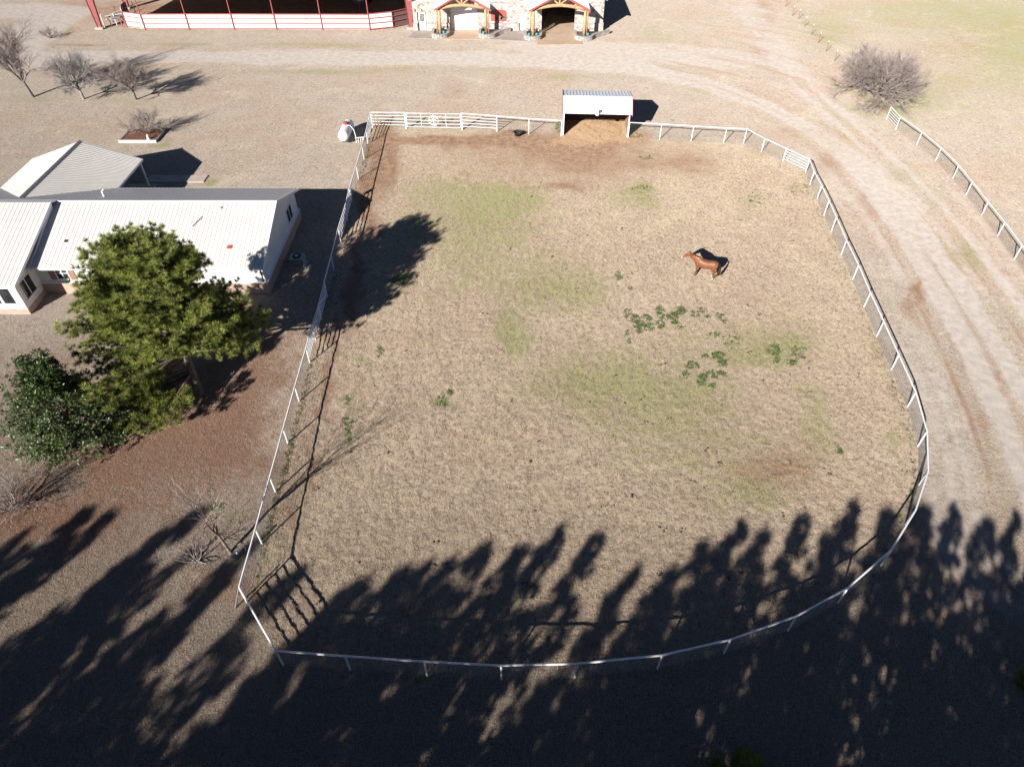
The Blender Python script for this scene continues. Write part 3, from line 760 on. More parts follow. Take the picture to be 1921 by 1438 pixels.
box('fascia', M['white_paint'], house, XL, WXR, WE[0] - .045, WE[0] - .003, WE[1] - .17, WE[1] - .005)
for k in range(4):
    window(house, (-33.12 - .93 * k, WY - 0.002, 0.78), (1, 0, 0), 0.86, 1.5, nx_=1, proud=.03, fr=.05)
window(house, (WX, WY + .35, 0.8), (0, 1, 0), 1.35, 1.35, nx_=2)
MB().prism([(XL + .02, WY + .21, -.1), (XL + .02, YB - .21, -.1), (XL + .02, YB - .21, 2.5), (XL + .02, RY, RZ - .14), (XL + .02, WY + .21, 2.36)], (.2, 0, 0)).build('gable_wall', M['siding'], house)
# roof fittings
def vent_stack(x, y, z, h, mat):
    o = MB().tube([(x, y, z - .15), (x, y, z + h)], 0.05, 8).build('vent_pipe', mat, house); return o
def zf(y): return EZ + (RZ - EZ) * (y - 37.45) / (RY - 37.45)
p1 = at(361, 427, 3.5); vent_stack(p1.x, p1.y, zf(p1.y), 0.75, M['white_pipe'])
p1 = at(416, 393, 4.0); vent_stack(p1.x, p1.y, zf(p1.y), 0.12, M['grey_board'])
p1 = at(197, 355, 4.0); MB().tube([(p1.x, 44.6, 3.4), (p1.x, 44.6, 4.1), (p1.x + .22, 44.6, 4.25)], 0.06, 8).build('vent_pipe', M['white_pipe'], house)
def roof_patch(px_, py_, w, d, mat, name):
    p = at(px_, py_, 3.3); y = p.y
    for _ in range(6): p = at(px_, py_, zf(y)); y = p.y
    s = (RZ - EZ) / (RY - 37.45)
    MB().slab([(p.x - w / 2, y - d / 2, zf(y - d / 2) + .035), (p.x + w / 2, y - d / 2, zf(y - d / 2) + .035), (p.x + w / 2, y + d / 2, zf(y + d / 2) + .035), (p.x - w / 2, y + d / 2, zf(y + d / 2) + .035)], 0.05).build(name, mat, house)
roof_patch(431, 463, 0.33, 0.28, M['tank_red'], 'roof_patch'); roof_patch(124, 452, 0.22, 0.18, M['dark'], 'roof_patch')
# carport roof joined to the back of the house
CL, CR_, CX, CYF = -39.35, -30.36, -34.85, 53.18
roof_plane(house, 'carport_roof', M['roof_white'], (CR_, CYF, 2.42), (CR_, 47.5, 2.42), (CX, 43.6, 3.92), (CX, CYF, 3.92))
roof_plane(house, 'carport_roof', M['roof_white'], (CL, CYF, 2.42), (CL, 47.5, 2.42), (CX, 43.6, 3.92), (CX, CYF, 3.92))
MB().prism([(CX - .17, CYF, 3.90), (CX, CYF, 3.985), (CX + .17, CYF, 3.90)], (0, 43.9 - CYF, 0)).build('ridge_cap', M['grey_board'], house)
box('fascia', M['white_paint'], house, CR_ + .002, CR_ + .05, 48.3, CYF, 2.24, 2.41)
for y in (48.6, 52.9): box('post', M['white_paint'], house, CR_ - .25, CR_ - .13, y, y + .12, 0, 2.36)
for y in (48.6, 52.9): box('post', M['white_paint'], house, CL + .13, CL + .25, y, y + .12, 0, 2.36)
MB().prism([(CL + .1, CYF - .25, 2.34), (CX, CYF - .25, 3.80), (CR_ - .1, CYF - .25, 2.34)], (0, 0.06, 0)).build('carport_gable', M['white_paint'], house)

tag(box('carport_slab', M['concrete'], None, CL - .2, CR_ + .3, 47.9, 53.4, -0.05, 0.07), kind='structure')
tag(box('footpath', M['concrete'], None, -31.2, -26.25, 53.75, 54.95, -0.05, 0.075), kind='structure')

# ------------------------------------------------------------------ loafing shed
sh = thing('loafing_shed', 'small open horse shed with white metal roof set into the back fence', 'shed', (7.86, 62.85, 0), R(-3.2))
W2 = 3.08
box('back_wall', M['shed_board'], sh, -W2 + .02, W2 - .02, 3.52, 3.60, 0, 2.75)
for s, nm in ((-1, 'side_wall'), (1, 'side_wall')):
    x = s * W2
    MB().prism([(x, 0.0, 0), (x, 3.6, 0), (x, 3.6, 2.76), (x, 0.9, 3.22), (x, 0.0, 2.62)], (-s * 0.03, 0, 0)).build(nm, M['roof_galv'], sh)
    MB().prism([(x - s * .034, 0.1, 0), (x - s * .034, 3.5, 0), (x - s * .034, 3.5, 2.7), (x - s * .034, 0.9, 3.0), (x - s * .034, 0.1, 2.5)], (-s * 0.03, 0, 0)).build('kick_board', M['shed_inner'], sh)
    box('corner_post', M['white_paint'], sh, min(x, x - s * .1), max(x, x - s * .1), -.1, -.002, -0.05, 2.5)
roof_plane(sh, 'roof_front', M['roof_galv'], (-W2 - .1, -.62, 2.40), (W2 + .1, -.62, 2.40), (W2 + .1, .9, 3.40), (-W2 - .1, .9, 3.40), 0.05, 0.31, 0.03, 0.05)
roof_plane(sh, 'roof_back', M['roof_galv'], (-W2 - .1, 3.75, 2.83), (W2 + .1, 3.75, 2.83), (W2 + .1, .9, 3.40), (-W2 - .1, .9, 3.40), 0.05, 0.31, 0.03, 0.05)
for s in (-1, 1):
    x = s * (W2 + .1)
    MB().prism([(x, -.66, 2.44), (x, .9, 3.46), (x, .9, 3.27), (x, -.66, 2.20)], (s * .05, 0, 0)).build('barge_board', M['red_paint'], sh)
    MB().prism([(x, 3.78, 2.87), (x, .9, 3.46), (x, .9, 3.27), (x, 3.78, 2.68)], (s * .05, 0, 0)).build('barge_board', M['red_paint'], sh)
lp = MB(); lp.lathe([(0.05, 0.25), (0.09, 0.20), (0.17, 0.05), (0.19, -0.10), (0.15, -0.16)], 12, (0.0, -.72, 2.45)); lo = lp.build('yard_lamp', M['white_paint'], sh, True)
MB().tube([(0.10, -.5, 2.55), (0.25, -.68, 2.62), (0.05, -.72, 2.68)], 0.05, 6).build('lamp_arm', M['steel'], lo)
box('lamp_box', M['steel'], lo, 0.12, 0.30, -.66, -.50, 2.50, 2.74)
box('beam', M['shed_board'], sh, -W2 + .1, W2 - .1, -.06, .06, 2.36, 2.52)
# straw bank spilling out of the shed
rs = np.random.RandomState(4)
def straw_mound():
    n, m = 60, 40
    u, v = np.meshgrid(np.linspace(4.95, 10.85, n), np.linspace(61.2, 66.3, m))
    cx, cy = 7.95, 64.1
    rr = np.sqrt(((u - cx) / 2.9) ** 2 + ((v - cy) / 2.7) ** 2)
    z = 0.20 * np.clip(1 - rr ** 2, 0, 1) ** 0.7 * (0.6 + 0.8 * fbm(u * 1.3, v * 1.3, 77)) + 0.10 * (fbm(u * 5, v * 5, 5) - 0.5) - 0.10 * sstep(rr, 0.85, 1.05)
    I = np.arange(n * m).reshape(m, n)
    q = np.stack([I[:-1, :-1], I[:-1, 1:], I[1:, 1:], I[1:, :-1]], -1).reshape(-1, 4)
    vv = np.stack([u, v, z], -1).reshape(-1, 3); one = np.ones(len(vv))
    return np_mesh('straw', vv, q, M['ground'], True, dict(hay=one, green=one * 0, dirt=one * .15, gravel=one * 0, mulch=one * 0, paddock=one, litter_shade=one * 0))
tag(link('straw', straw_mound()), 'golden straw heaped in the mouth of the open shed', 'straw', kind='stuff')

# ------------------------------------------------------------------ barn
barn = thing('stone_barn', 'stone faced barn with two timber porches at the top of the picture', 'barn', (0, 93.9, 0))
BX0, BX1, BH = -12.45, 11.5, 3.75
def bwall(x0, x1, z0, z1): return box('wall', M['stone'], barn, x0, x1, 0, 0.4, z0, z1)
openings = [(-11.93, -10.82, 2.14), (-7.72, -4.35, 2.72), (0.92, 1.74, 2.06), (3.75, 7.92, 2.78)]
x = BX0
for a, b, h in openings:
    bwall(x, a, -0.1, BH); box('lintel_wall', M['stone'], barn, a, b, 0.002, 0.4, h, BH); x = b
bwall(x, BX1, -0.1, BH)
MB().prism([(BX0, 0.0, BH), (BX1, 0.0, BH), ((BX0 + BX1) / 2, 0.0, 7.2)], (0, .4, 0)).build('gable_wall', M['stone'], barn)
box('side_wall', M['stone'], barn, BX1 - .4, BX1, 0.4, 26, -.1, BH); box('side_wall', M['stone'], barn, BX0, BX0 + .4, 0.4, 26, -.1, BH); box('back_wall', M['stone'], barn, BX0, BX1, 26, 26.4, -.1, BH)
xm = (BX0 + BX1) / 2
MB().slab([(BX0 - .3, -.5, BH), (xm, -.5, 7.3), (xm, 27, 7.3), (BX0 - .3, 27, BH)], .15).build('roof', M['roof_galv'], barn)
MB().slab([(BX1 + .3, -.5, BH), (BX1 + .3, 27, BH), (xm, 27, 7.3), (xm, -.5, 7.3)], .15).build('roof', M['roof_galv'], barn)
# stone plinth with ledge between the openings
segs = [(BX0 - .1, -11.93), (-10.82, -7.72), (-4.35, 0.92), (1.74, 3.75), (7.92, BX1 + .1)]
for a, b in segs:
    box('plinth', M['stone'], barn, a + .02, b - .02, -.14, -.002, -.1, .86); box('ledge', M['stone_cap'], barn, a, b, -.19, -.003, .863, .94)
# arches in relief
for cx, w in ((-10.6, 2.4), (-1.6, 4.4), (10.1, 1.6)):
    pts = [(cx + w / 2 * math.cos(t), -.04, 2.75 + 0.55 * math.sin(t)) for t in [math.pi * k / 10 for k in range(11)]]
    MB().tube(pts, 0.06, 4).build('stone_arch', M['stone_cap'], barn)
# doors
d1 = box('door', M['white_paint'], barn, -11.83, -10.92, .20, .26, 0.02, 2.08)
box('door_glass', M['grey_board'], d1, -11.66, -11.08, .185, .199, 1.05, 1.95)
MB().tube([(-11.37 + .22 * math.cos(t), .165, 1.52 + .22 * math.sin(t)) for t in [k * math.pi / 8 for k in range(17)]], 0.05, 6, False).build('wreath', M['twig_pale'], d1)
MB().lathe([(.03, 0), (.045, .03), (.03, .06)], 8, (-11.0, .18, 1.0)).build('handle', M['steel'], d1)
gd = box('garage_door', M['white_paint'], barn, -7.70, -4.37, .30, .36, 0.02, 2.70)
for k in range(1, 4): box('panel_joint', M['roof_white'], gd, -7.68, -4.39, .288, .299, 0.02 + .67 * k - .015, 0.02 + .67 * k + .015)
d2 = box('door', M['white_paint'], barn, 0.99, 1.67, .14, .20, 0.02, 2.0, label='plain white door between the porches')
box('handle', M['steel'], d2, 1.56, 1.62, .10, .14, .95, 1.07)
box('door_trim', M['white_paint'], barn, 0.90, 0.985, .02, .13, 0, 2.06); box('door_trim', M['white_paint'], barn, 1.675, 1.76, .02, .13, 0, 2.06)
# red panel with cut-out animal figures
prof = [(-2.65, 1.12), (-0.70, 1.12), (-0.70, 2.18)] + [(-1.67 + .97 * math.cos(t), 2.18 + .28 * math.sin(t)) for t in [math.pi * k / 8 for k in range(1, 8)]] + [(-2.65, 2.18)]
rp = MB().prism([(a, -.05, b) for a, b in prof], (0, .045, 0)).build('red_panel', M['red_paint'], barn)
fig = MB(); rnd = random.Random(3)
for (cx, cz, rx, rz) in ((-1.55, 1.55, .42, .26), (-1.95, 1.42, .22, .2), (-1.15, 1.45, .3, .22), (-0.98, 1.66, .16, .14), (-1.72, 1.82, .14, .12)):
    fig.prism([(cx + rx * math.cos(t) * rnd.uniform(.8, 1.15), -.075, cz + rz * math.sin(t) * rnd.uniform(.8, 1.15)) for t in [2 * math.pi * k / 11 for k in range(11)]], (0, .022, 0))
fig.build('cutout_figure', M['twig_brown'], rp)
for xq in (-12.2, -11.37): MB().lathe([(.06, 0), (.09, .1), (.05, .28)], 8, (xq, -.12, 2.3)).build('wall_lamp', M['timber'], barn)
# porches
def porch(xl, xr, yf, ze, zp, curve):
    p = empty('porch', (0, 0, 0)); p.parent = barn
    xm = (xl + xr) / 2
    for xq in (xl, xr):
        MB().tube([(xq, yf, 0.1), (xq + .02, yf, 1.6), (xq, yf, ze)], [.19, .17, .17], 10).build('log_post', M['timber'], p, True)
        MB().tube([(xq - .35 * (1 if xq < xm else -1), yf + .15, 0.3), (xq - .32 * (1 if xq < xm else -1), yf + .15, ze)], .10, 8).build('log_post', M['timber'], p, True)
        MB().tube([(xq, yf + .1, .95), (xq, -.1, .25)], .07, 6).build('brace', M['red_paint'], p)
    n = 9; pts = [(xl + (xr - xl) * k / (n - 1), yf, ze - .05 + curve * math.sin(math.pi * k / (n - 1))) for k in range(n)]
    MB().tube(pts, .19, 10).build('log_beam', M['timber'], p, True)
    MB().tube([(xm, yf, ze + curve - .1), (xm, yf, zp - .15)], .12, 8).build('king_post', M['timber'], p)
    for s in (-1, 1): MB().tube([(xm, yf, ze + curve), (xm + s * 1.1, yf, zp - .55)], .10, 8).build('strut', M['timber'], p)
    ov = .55
    for s, xe in ((-1, xl - ov), (1, xr + ov)):
        e0, e1 = (xe, yf - .45, ze - .02), (xe, 0.02, ze - .02); r0, r1 = (xm, yf - .45, zp), (xm, .02, zp)
        roof_plane(p, 'roof', M['roof_galv'], e0, e1, r1, r0, .08, .4, .03, .04)
        MB().prism([(xe, yf - .48, ze - .02), (xm, yf - .48, zp + .02), (xm, yf - .48, zp - .2), (xe, yf - .48, ze - .22)], (0, .028, 0)).build('barge_board', M['red_paint'], p)
    return p
porch(-8.95, -3.25, -2.1, 3.20, 4.95, .35)
porch(2.60, 8.92, -2.9, 3.30, 5.1, .45)
# inside of the open doorway
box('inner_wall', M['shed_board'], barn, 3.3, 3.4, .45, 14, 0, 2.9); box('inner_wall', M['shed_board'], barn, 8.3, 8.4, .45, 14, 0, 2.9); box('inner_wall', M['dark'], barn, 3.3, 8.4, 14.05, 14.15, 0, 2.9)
MB().tube([(4.2, 1.0, .4), (4.9, 6.0, .5)], .06, 6).build('stall_rail', M['timber'], barn)
# paving before the barn
def pave(name, mat, pts, z): return tag(MB().slab([(a, b, z) for a, b in pts], .12).build(name, mat), kind='structure')
pave('porch_paving', M['tan_apron'], [(-8.0, 94.2), (-4.1, 94.2), (-3.4, 90.4), (-8.6, 90.6)], .05)
pave('porch_paving', M['tan_apron'], [(3.4, 100), (8.2, 100), (8.6, 88.6), (3.0, 88.4)], .05)
pave('paving', M['grey_apron'], [(-12.4, 93.9), (-8.7, 93.9), (-8.7, 90.6), (-13.0, 91.0)], .045)
pave('paving', M['grey_apron'], [(-3.3, 93.9), (2.4, 93.9), (2.8, 89.6), (-3.2, 90.5)], .045)
# planters: low curved stone walls round the posts
PLN = ['stone planter at the left post of the left porch', 'stone planter at the right post of the left porch', 'stone planter at the left post of the open doorway', 'stone planter at the right post, near the barn corner']
for i, (cx, yf, rx, tail) in enumerate(((-8.95, 91.75, .95, 0), (-3.05, 91.75, 1.0, 1.8), (2.6, 91.0, .95, 0), (8.95, 90.95, 1.05, 2.2))):
    t = thing('planter', PLN[i], 'planter', (cx, yf, 0))
    pts = [(rx * math.cos(a), .95 * math.sin(a) - .1) for a in [math.pi * (1.0 + k / 10) for k in range(11)]]
    pts = [(-rx, 1.6)] + pts + ([(rx + tail * .5, .9), (rx + tail, 1.7)] if tail else [(rx, 1.6)])
    wallm, cap = MB(), MB()
    for (a, b), (c, d) in zip(pts[:-1], pts[1:]):
        dv = Vector((c - a, d - b, 0)).normalized(); nv = Vector((dv.y, -dv.x, 0)) * .14
        wallm.prism([(a - nv.x, b - nv.y, 0), (a + nv.x, b + nv.y, 0), (c + nv.x, d + nv.y, 0), (c - nv.x, d - nv.y, 0)], (0, 0, .45))
        cap.prism([(a - nv.x * 1.2, b - nv.y * 1.2, .452), (a + nv.x * 1.2, b + nv.y * 1.2, .452), (c + nv.x * 1.2, d + nv.y * 1.2, .452), (c - nv.x * 1.2, d - nv.y * 1.2, .452)], (0, 0, .07))
    wallm.build('stone_wall', M['stone'], t); cap.build('capping', M['stone_cap'], t)
    MB().prism([(a * .9, b * .9, .30) for a, b in pts], (0, 0, .06)).build('soil', M['bark'], t)
    for k, (dx, dy) in enumerate(((-.5, -.3), (.45, -.1))):
        if (i, k) in ((0, 0), (1, 1), (3, 0)): continue
        px_ = cx + dx; py_ = yf + dy
        lab = ['turquoise flower pot left of the log post, ', 'turquoise flower pot right of the log post, '][k] + ['leftmost planter', 'second planter from the left', 'third planter from the left', 'rightmost planter'][i]
        pt = thing('flower_pot', lab, 'flower pot', (px_, py_, .36), group='pots in the barn planters')
        MB().lathe([(.10, 0), (.15, .10), (.16, .22), (.13, .27)], 12).build('pot', M['turquoise'], pt, True)
        pl = MB(); rnd = random.Random(i * 7 + k)
        for _ in range(22):
            a = rnd.uniform(0, 6.28); r_ = rnd.uniform(.1, .42); h_ = rnd.uniform(.25, .75)
            pl.tube([(0, 0, .3), (r_ * .5 * math.cos(a), r_ * .5 * math.sin(a), .3 + h_ * .7), (r_ * math.cos(a), r_ * math.sin(a), .3 + h_)], [.02, .02, .004], 3, False)
        pl.build('dead_plant', M['pot_plant'], pt)

# ------------------------------------------------------------------ covered arena
ar = thing('covered_arena', 'roofed riding arena with white panels and red pipe rails', 'arena', (-32, 94.2, 0))
def AX(x): return x + 32
def column(x, y0, r=None):
    MB().prism([(AX(x) - .22, y0, .12), (AX(x) + .22, y0, .12), (AX(x) + .50, y0, 4.6), (AX(x) - .50, y0, 4.6)], (0, .16, 0)).build('column_web', M['red_steel'], ar)
    for s in (-1, 1):
        MB().prism([(AX(x) + s * .22, y0 - .1, .12), (AX(x) + s * .22, y0 + .26, .12), (AX(x) + s * .50, y0 + .26, 4.6), (AX(x) + s * .50, y0 - .1, 4.6)], (s * .03, 0, 0)).build('column_flange', M['red_steel'], ar)
    box('column_footing', M['concrete'], ar, AX(x) - .5, AX(x) + .5, y0 - .35, y0 + .5, -.1, .25)
for x in (-52.8, -12.95):
    for y in (0.4, 9.0, 17.6): column(x, y)
MB().slab([(AX(-54.0), -1.3, 4.55), (AX(-12.6), -1.3, 4.55), (AX(-12.6), 12, 7.0), (AX(-54.0), 12, 7.0)], .15).build('roof', M['roof_galv'], ar)
MB().slab([(AX(-54.0), 26, 4.55), (AX(-54.0), 12, 7.0), (AX(-12.6), 12, 7.0), (AX(-12.6), 26, 4.55)], .15).build('roof', M['roof_galv'], ar)
RP = unit_pipe('red_pipe_mesh', M['red_paint'], 6)
APX = [(-49.59, 1.0), (-46.88, 0.0), (-41.25, 0.05), (-35.5, 0.05), (-30.07, 0.0), (-24.19, -0.05), (-18.11, -0.15)]
HR = [0.19, 0.79, 1.38, 1.84]
for i, (x, y) in enumerate(APX):
    pipe('post', ar, (AX(x), y, -.1), (AX(x), y, 1.9 if i == 0 else 4.6), .07, RP)
    if i < len(APX) - 1:
        x2, y2 = APX[i + 1]
        a, b = Vector((AX(x), y, 0)), Vector((AX(x2), y2, 0)); d = (b - a).normalized(); nrm = Vector((-d.y, d.x, 0))
        npan = max(1, int(round((b - a).length / 2.2)))
        for k in range(npan):
            p, q = a.lerp(b, k / npan) + d * .012, a.lerp(b, (k + 1) / npan) - d * .012
            MB().prism([p + nrm * .10 + Vector((0, 0, .05)), q + nrm * .10 + Vector((0, 0, .05)), q + nrm * .10 + Vector((0, 0, 1.80)), p + nrm * .10 + Vector((0, 0, 1.80))], nrm * .02).build('white_panel', M['white_paint'], ar)
        for z in HR: pipe('rail', ar, a + Vector((0, 0, z)), b + Vector((0, 0, z)), .058, RP)
for x, y in [(-49.59, 1.0)]:
    a, b = Vector((AX(x), y, 0)), Vector((AX(-50.6), 4.2, 0))
    for z in HR: pipe('rail', ar, a + Vector((0, 0, z)), b + Vector((0, 0, z)), .045, RP)
# slanted end bays by the barn
a, b, c = Vector((AX(-18.11) + .1, -.15, 0)), Vector((AX(-15.26), .75, 0)), Vector((AX(-13.36), 2.2, 0))
for (p, q, mt) in ((a, b, 'white_paint'), (b, c, 'solid_panel')):
    d = (q - p).normalized(); nrm = Vector((-d.y, d.x, 0))
    MB().prism([p + nrm * .08 + Vector((0, 0, .12)), q + nrm * .08 + Vector((0, 0, .12)), q + nrm * .08 + Vector((0, 0, 1.85)), p + nrm * .08 + Vector((0, 0, 1.85))], nrm * .02).build('end_panel', M[mt], ar)
    for z in (0.15, .8, 1.4, 1.92): pipe('rail', ar, p + Vector((0, 0, z)), q + Vector((0, 0, z)), .05, RP)
    pipe('post', ar, q + Vector((0, 0, -.1)), q + Vector((0, 0, 1.95)), .06, RP)
box('back_wall', M['solid_panel'], ar, AX(-53), AX(-12.6), 25.5, 25.7, 0, 4.6)

# loading chute of white pipe by the arena corner
ch = thing('pipe_chute', 'white pipe chute and gate by the left arena corner', 'pipe pen', (-51.2, 95.0, 0))
W = Vector
for pts in ([(-1.0, -.3, 0), (-1.0, -.3, 1.6), (-.85, -.3, 1.7)], [(.1, .8, 0), (.1, .8, 1.5)], [(.9, 1.6, 0), (.9, 1.6, 2.0)], [(-.2, 2.2, 0), (-.2, 2.2, 2.0)], [(1.6, 3.6, 0), (1.6, 3.6, 2.2)]):
    MB().tube(pts, .05, 6).build('upright', M['white_pipe'], ch)
for z in (.5, 1.0, 1.5, 1.9):
    pipe('rail', ch, (-.2, .6, z * .75), (2.4, 4.6, z), .035)
for z in (.9, 1.3): pipe('rail', ch, (-.9, .2, z), (1.1, 1.5, z), .035)
box('platform', M['grey_board'], ch, -.6, 1.0, .4, 1.4, 1.02, 1.12); box('shield', M['pole_grey'], ch, .9, 1.0, 1.7, 3.2, 1.0, 2.2)
for x, y in ((-.5, .5), (.9, .5), (-.5, 1.3), (.9, 1.3)): box('leg', M['red_paint'], ch, x - .04, x + .04, y - .04, y + .04, 0, 1.02)

# trailer parked in the arena shade
tr = thing('horse_trailer', 'pale horse trailer parked in the shade of the arena', 'trailer', (-20.8, 103.2, 0))
MB().prism([(-1.1, 0.9, .55), (0.1, -0.5, .55), (0.9, 0.9, .55), (0.9, 6, .55), (-1.1, 6, .55)], (0, 0, 2.0)).build('body', M['trailer'], tr)
MB().prism([(-1.12, .88, .55), (0.1, -.54, .55), (.92, .88, .55), (.92, 6.02, .55), (-1.12, 6.02, .55)], (0, 0, .45)).build('lower_band', M['pole_grey'], tr)
for s in (-1.14, .94):
    for y in (3.2, 4.2): MB().tube([(s - .1, y, .38), (s + .1, y, .38)], .38, 16).build('wheel', M['black_rubber'], tr)
MB().tube([(0.1, -.4, .5), (0.1, -1.3, .45)], .07, 6).build('hitch', M['pole_grey'], tr); MB().tube([(0.1, -1.1, 0), (0.1, -1.1, .6)], .05, 6).build('jack', M['steel'], tr)

# ------------------------------------------------------------------ yard things
# propane tank
f0, b0 = at(644.3, 255.3, .80), at(654.3, 233.4, .80)
ax = (b0 - f0); ax.z = 0; ln = ax.length
tk = thing('propane_tank', 'white propane tank with red cap on a concrete pad', 'tank', (f0.x, f0.y, 0.06), math.atan2(ax.y, ax.x))
r_ = .50
prof = [(r_ * math.sin(t), -r_ * .75 * math.cos(t)) for t in [math.pi / 2 * k / 6 for k in range(7)]]
pr = [(max(a, .01), b) for a, b in prof] + [(max(a, .01), ln - b) for a, b in reversed(prof)]
mb = MB().lathe(pr, 24); mb.v = [(z, y, x + .74) for x, y, z in mb.v]
mb.f = [tuple(reversed(f)) for f in mb.f]
mb.build('shell', M['white_paint'], tk, True)
MB().lathe([(.19, 1.18), (.23, 1.22), (.23, 1.40), (.17, 1.47), (.05, 1.49)], 16, (ln * .58, 0, 0)).build('cap', M['tank_red'], tk)
for x in (ln * .15, ln * .8): box('foot', M['steel'], tk, x - .1, x + .1, -.35, .35, 0, .3)
MB().tube([(ln * .45, -.15, 1.26), (ln * .40, -.5, 1.28), (ln * .30, -.85, 1.0), (ln * .18, -1.0, .62), (ln * .12, -1.05, .42)], .035, 6).build('gas_line', M['white_pipe'], tk)
MB().tube([(ln * .12, -.95, .42), (ln * .20, -1.75, .42)], .045, 6).build('manifold', M['white_pipe'], tk)
for k in range(4):
    t = .1 + .25 * k; MB().tube([(ln * (.12 + .08 * t), -.95 - .8 * t, .42), (ln * (.12 + .08 * t), -.95 - .8 * t, -.06)], .028, 6).build('manifold_leg', M['white_pipe'], tk)
tag(MB().slab([(-16.55, 61.45, .06), (-14.35, 61.85, .06), (-14.3, 64.9, .06), (-16.4, 65.2, .06)], .12).build('tank_pad', M['concrete']), kind='structure')

# air conditioner by the gable
ac = thing('air_conditioner', 'grey air conditioning unit by the shaded gable end of the house', 'air conditioner', (-15.35, 41.35, 0))
box('pad', M['concrete'], ac, -.62, .62, -.5, .5, -.05, .06); box('casing', M['ac_metal'], ac, -.50, .50, -.38, .38, .06, .78, .03)
MB().lathe([(.29, .781), (.31, .80), (.29, .815)], 20).build('fan_grille', M['dark'], ac); MB().lathe([(.10, .816), (.11, .84), (.06, .85)], 12).build('fan_hub', M['white_paint'], ac)
for k in range(7): box('louvre', M['pole_grey'], ac, -.46, .46, -.395, -.382, .14 + .085 * k, .17 + .085 * k)
MB().tube([(-.5, 0, .3), (-.9, .05, .32), (-1.16, .05, .35)], .03, 6).build('refrigerant_line', M['pole_grey'], ac)

# feed tub on the bare soil by the back fence
ft = thing('feed_tub', 'black rubber feed tub on bare soil by the back fence', 'tub', tuple(at(972, 254)))
prof = [(.30, 0), (.42, .32), (.46, .36), (.41, .35), (.28, .06)]
MB().lathe(prof, 18).build('bowl', M['black_rubber'], ft, True)
MB().tube([(-.40, 0, .33), (-.56, 0, .30), (-.56, .16, .30), (-.40, .16, .33)], .025, 5).build('handle', M['black_rubber'], ft)

# bucket hung on the left fence
bp = PFW[9][0]
bk = thing('hanging_bucket', 'white bucket hung on a post of the left fence above the dark shade', 'bucket', (bp.x + .03, bp.y - .24, .82))
MB().lathe([(.11, 0), (.15, .3), (.165, .31)], 14).build('pail', M['white_paint'], bk, True)
MB().tube([(-.16, 0, .3), (-.1, .1, .43), (0, .22, .42), (.1, .1, .43), (.16, 0, .3)], .012, 5).build('bail', M['steel'], bk)

# tub and hydrant by the sapling
sp = at(444, 1046)
tb = thing('water_tub', 'small pale tub in the dark corner beside the bare sapling', 'tub', (sp.x, sp.y, 0))
MB().lathe([(.13, 0), (.17, .26), (.19, .28), (.16, .26), (.11, .06)], 16).build('bowl', M['steel'], tb, True)
MB().tube([(.45, .25, 0), (.45, .25, .85), (.38, .2, .92), (.25, .12, .86)], .035, 6).build('hydrant', M['pole_grey'], tb)
ps = at(441, 1141); pe = at(447.5, 1104, 1.0)
MB_ = MB().tube([(0, 0, 0), (pe.x - ps.x, pe.y - ps.y, 1.0)], .04, 6)
tag(MB_.build('leaning_pole', M['pole_grey']), 'thin grey pole leaning on the near left fence corner', 'pole').location = (ps.x, ps.y, 0)

# planter bed with white timber edging
pb = thing('planting_bed', 'raised bed with white front timber behind the carport', 'planting bed', (-34.9, 62.9, 0))
box('edging', M['white_paint'], pb, -1.75, 1.75, -1.5, -1.34, 0, .22); box('edging', M['grey_board'], pb, -1.75, -1.6, -1.338, 1.4, 0, .2); box('edging', M['grey_board'], pb, 1.6, 1.75, -1.338, 1.4, 0, .2); box('edging', M['grey_board'], pb, -1.598, 1.598, 1.25, 1.4, 0, .2)
t = NT('bed_soil'); p = t.pos(); t.bsdf(t.mix(t.ramp(t.noise(p, 8, 4), .3, .7), (.10, .045, .025), (.24, .11, .065)), .95, 0, t.bump(t.noise(p, 9, 3), .8, .08)); M['bed_soil'] = t.m
MB().box(-1.598, 1.598, -1.338, 1.248, .0, .15).build('soil', M['bed_soil'], pb)
gn = thing('garden_ornament', 'small pale ornament standing in the planting bed', 'ornament', (-34.0, 61.9, .14))
MB().lathe([(.14, 0), (.16, .1), (.09, .22), (.12, .34), (.04, .46)], 10).build('figure', M['white_pipe'], gn, True); box('base', M['stone_cap'], gn, -.18, .18, -.18, .18, -.02, .03)

